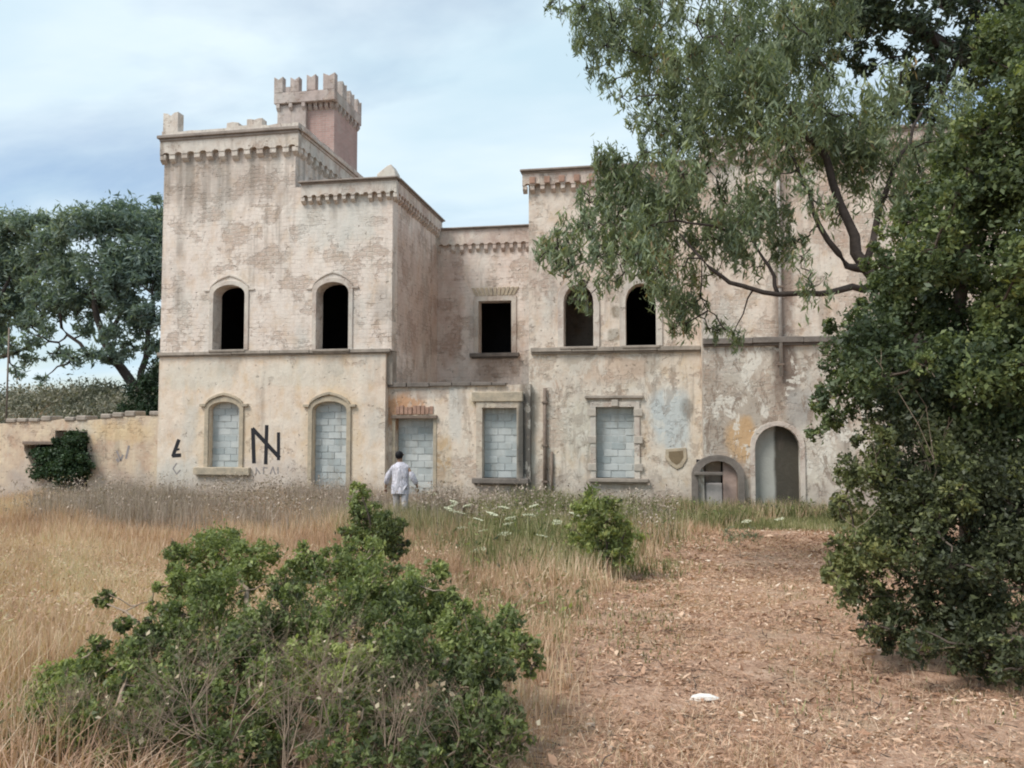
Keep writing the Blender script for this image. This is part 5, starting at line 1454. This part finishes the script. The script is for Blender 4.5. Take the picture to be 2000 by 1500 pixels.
# white scrap on the path
Y = 4.9
t = P(1376, 1364, Y)
for Yt in np.arange(3.5, 8, .01):
    t = P(1376, 1364, float(Yt))
    if t.z <= ghs(t.x, t.y) + .02: break
q = MB()
zz = ghs(t.x, t.y) + .012
ring = [(-.10, -.015), (-.05, -.04), (.03, -.042), (.09, -.02), (.10, .015), (.04, .035), (-.03, .03), (-.09, .02)]
n0 = len(ring)
q.v = [(t.x + a, t.y + b_, zz + .02 * math.sin(a * 20) * .5) for a, b_ in ring] + [(t.x + a * .85, t.y + b_ * .8, zz + .028 + .01 * math.cos(a * 30)) for a, b_ in ring]
q.f = [tuple(reversed(range(n0))), tuple(range(n0, 2 * n0))] + [(i, (i + 1) % n0, n0 + (i + 1) % n0, n0 + i) for i in range(n0)]
o = q.build('flat_stone', plain('chalky_stone', (.80, .76, .70), .9, .15, 20, .3), None, .004)
tag(o, 'flat whitish stone lying on the littered path', 'stone')

# ------------------------------------------------------------------ the person
def skin_obj(name, verts, edges, radii, mat, parent, root=0, lv=2, solid=None):
    me = bpy.data.meshes.new(name)
    me.from_pydata([tuple(v) for v in verts], edges, [])
    o = link(name, me, mat, parent)
    md = o.modifiers.new('skin', 'SKIN'); md.use_smooth_shade = True
    for i, sv in enumerate(me.skin_vertices[0].data):
        r = radii[i]; sv.radius = r if isinstance(r, tuple) else (r, r); sv.use_root = (i == root)
    s = o.modifiers.new('sub', 'SUBSURF'); s.levels = lv; s.render_levels = lv
    return o
YPe = 17.3
hp = P(772, 877, YPe)
pb = Vector((P(782, 1000, YPe).x, YPe, ghs(-3, YPe)))
Hh = hp.z - pb.z
S = Hh / 1.78
print('person height', Hh)
PER = empty('person', pb, 'person seen from behind in a loose white shirt, walking towards the villa', 'person')
def q3(x, y, z): return pb + Vector((x, y, z)) * S
M_SKIN = plain('skin', (.30, .18, .12), .6, .1, 10, .05, .3)
m = Mat('white_shirt'); fo = m.noise(3.2, 4, .6, m.vec((2.4, 2.4, .8)), 1.2)
M_SHIRT = m.done(m.ramp(fo, [(.3, (.58, .56, .62)), (.7, (.68, .66, .71))]), .9, m.bump(fo, 1.0, .12), .1)  # fold shading painted into the colour: darker in the creases
M_TROU = plain('pale_trousers', (.50, .49, .52), .9, .2, 8, .4)
M_HAIR = plain('black_hair', (.012, .011, .013), .6, .3, 30, .4)
bv = [q3(0, 0, .95), q3(0, .01, 1.15), q3(0, .0, 1.38), q3(-.01, 0, 1.48), q3(-.03, .01, 1.56), q3(-.035, .02, 1.66), q3(-.035, .02, 1.73),
      q3(-.10, 0, .90), q3(-.11, .06, .50), q3(-.11, .02, .09), q3(-.11, .15, .04),
      q3(.10, 0, .90), q3(.12, -.04, .50), q3(.13, -.14, .11), q3(.13, -.03, .05),
      q3(-.17, 0, 1.36), q3(-.30, -.02, 1.15), q3(-.37, .06, .95), q3(-.385, .09, .88),
      q3(.17, 0, 1.36), q3(.31, -.03, 1.16), q3(.36, .06, .97), q3(.37, .09, .90)]
be = [(0, 1), (1, 2), (2, 3), (3, 4), (4, 5), (5, 6), (0, 7), (7, 8), (8, 9), (9, 10), (0, 11), (11, 12), (12, 13), (13, 14), (2, 15), (15, 16), (16, 17), (17, 18), (2, 19), (19, 20), (20, 21), (21, 22)]
br_ = [(.13, .09), (.12, .085), (.12, .085), .05, .06, (.085, .095), .07, .085, .055, .035, .04, .085, .055, .035, .04, .035, .03, .026, .03, .035, .03, .026, .03]
br_ = [tuple(c * S for c in r) if isinstance(r, tuple) else r * S for r in br_]
skin_obj('body', bv, be, br_, M_SKIN, PER)
for sx, pts in ((-1, bv[18]), (1, bv[22])):
    for k in range(5):
        off = (k - 2) * .016
        ln = (.055, .07, .078, .07, .06)[k]
        a = pts + Vector((off * .6, off, -.02)) * S
        if k == 0: mid = a + Vector((-.01 * sx, -.03, -.03)) * S; end = mid + Vector((0, -.012, -.02)) * S
        else: mid = a + Vector((.004 * sx, .01, -ln * .6)) * S; end = mid + Vector((-.008 * sx, .0, -ln * .5)) * S
        skin_obj('finger', [a, mid, end], [(0, 1), (1, 2)], [.009 * S, .008 * S, .007 * S], M_SKIN, PER, lv=1)
# shirt: a loose garment lofted over the torso, sleeves to the wrists
q = MB()
rings = [(.78, .205, .15), (.86, .215, .155), (.98, .20, .145), (1.12, .19, .14), (1.26, .20, .14), (1.36, .205, .135), (1.42, .18, .115), (1.455, .12, .09), (1.49, .07, .065)]
nr = 20
for zr_, ra, rb in rings:
    for k in range(nr):
        t = 2 * math.pi * k / nr
        w_ = 1 + .045 * math.sin(5 * t + zr_ * 3) * max(0, 1.3 - zr_) * 2
        q.v.append(tuple(q3(ra * w_ * math.cos(t) - .005, rb * w_ * math.sin(t), zr_ + .012 * math.sin(3 * t) * (zr_ < .8))))
for i in range(len(rings) - 1):
    for k in range(nr):
        a = i * nr + k; b_ = i * nr + (k + 1) % nr
        q.f.append((a, b_, b_ + nr, a + nr))
for sx, dx in ((-1, 0), (1, -.008)):
    pts = [q3(sx * .08 + dx, 0, 1.385), q3(sx * .185 + dx, 0, 1.365), q3(sx * .25 + dx, -.01, 1.26), q3(sx * .30 + dx, -.025, 1.15), q3(sx * .335 + dx, .02, 1.06), q3(sx * .362 + dx, .055, .975)]
    q.tube(pts, [r * S for r in (.07, .083, .076, .068, .06, .056)], 12)
me = q.mesh('shirt')
me.polygons.foreach_set('use_smooth', [True] * len(me.polygons))
o = link('shirt', me, M_SHIRT, PER)
md = o.modifiers.new('sub', 'SUBSURF'); md.levels = 1; md.render_levels = 1
tv = [q3(0, 0, .93), q3(-.10, 0, .86), q3(-.11, .06, .50), q3(-.11, .02, .13), q3(.10, 0, .86), q3(.12, -.04, .50), q3(.13, -.13, .15)]
skin_obj('trousers', tv, [(0, 1), (1, 2), (2, 3), (0, 4), (4, 5), (5, 6)], [.13 * S, .10 * S, .075 * S, .06 * S, .10 * S, .075 * S, .06 * S], M_TROU, PER)
hv = [q3(-.035, -.015, 1.545), q3(-.035, -.012, 1.66), q3(-.035, .01, 1.735)]
skin_obj('hair', hv, [(0, 1), (1, 2)], [(.088 * S, .08 * S), (.104 * S, .11 * S), (.075 * S, .085 * S)], M_HAIR, PER)
skin_obj('ear', [q3(-.125, .03, 1.635), q3(-.13, .025, 1.665)], [(0, 1)], [.012 * S, .014 * S], M_SKIN, PER, lv=1)
skin_obj('ear', [q3(.055, .03, 1.635), q3(.06, .025, 1.665)], [(0, 1)], [.012 * S, .014 * S], M_SKIN, PER, lv=1)
skin_obj('nose', [q3(-.035, .115, 1.65), q3(-.035, .135, 1.625)], [(0, 1)], [.01 * S, .014 * S], M_SKIN, PER, lv=1)
nt = sum(len(o.data.polygons) for o in COL.objects if o.type == 'MESH' and o.data.users == 1)
print("polys", sum(len(o.data.polygons) for o in COL.objects if o.type == "MESH" and o.data.users == 1))
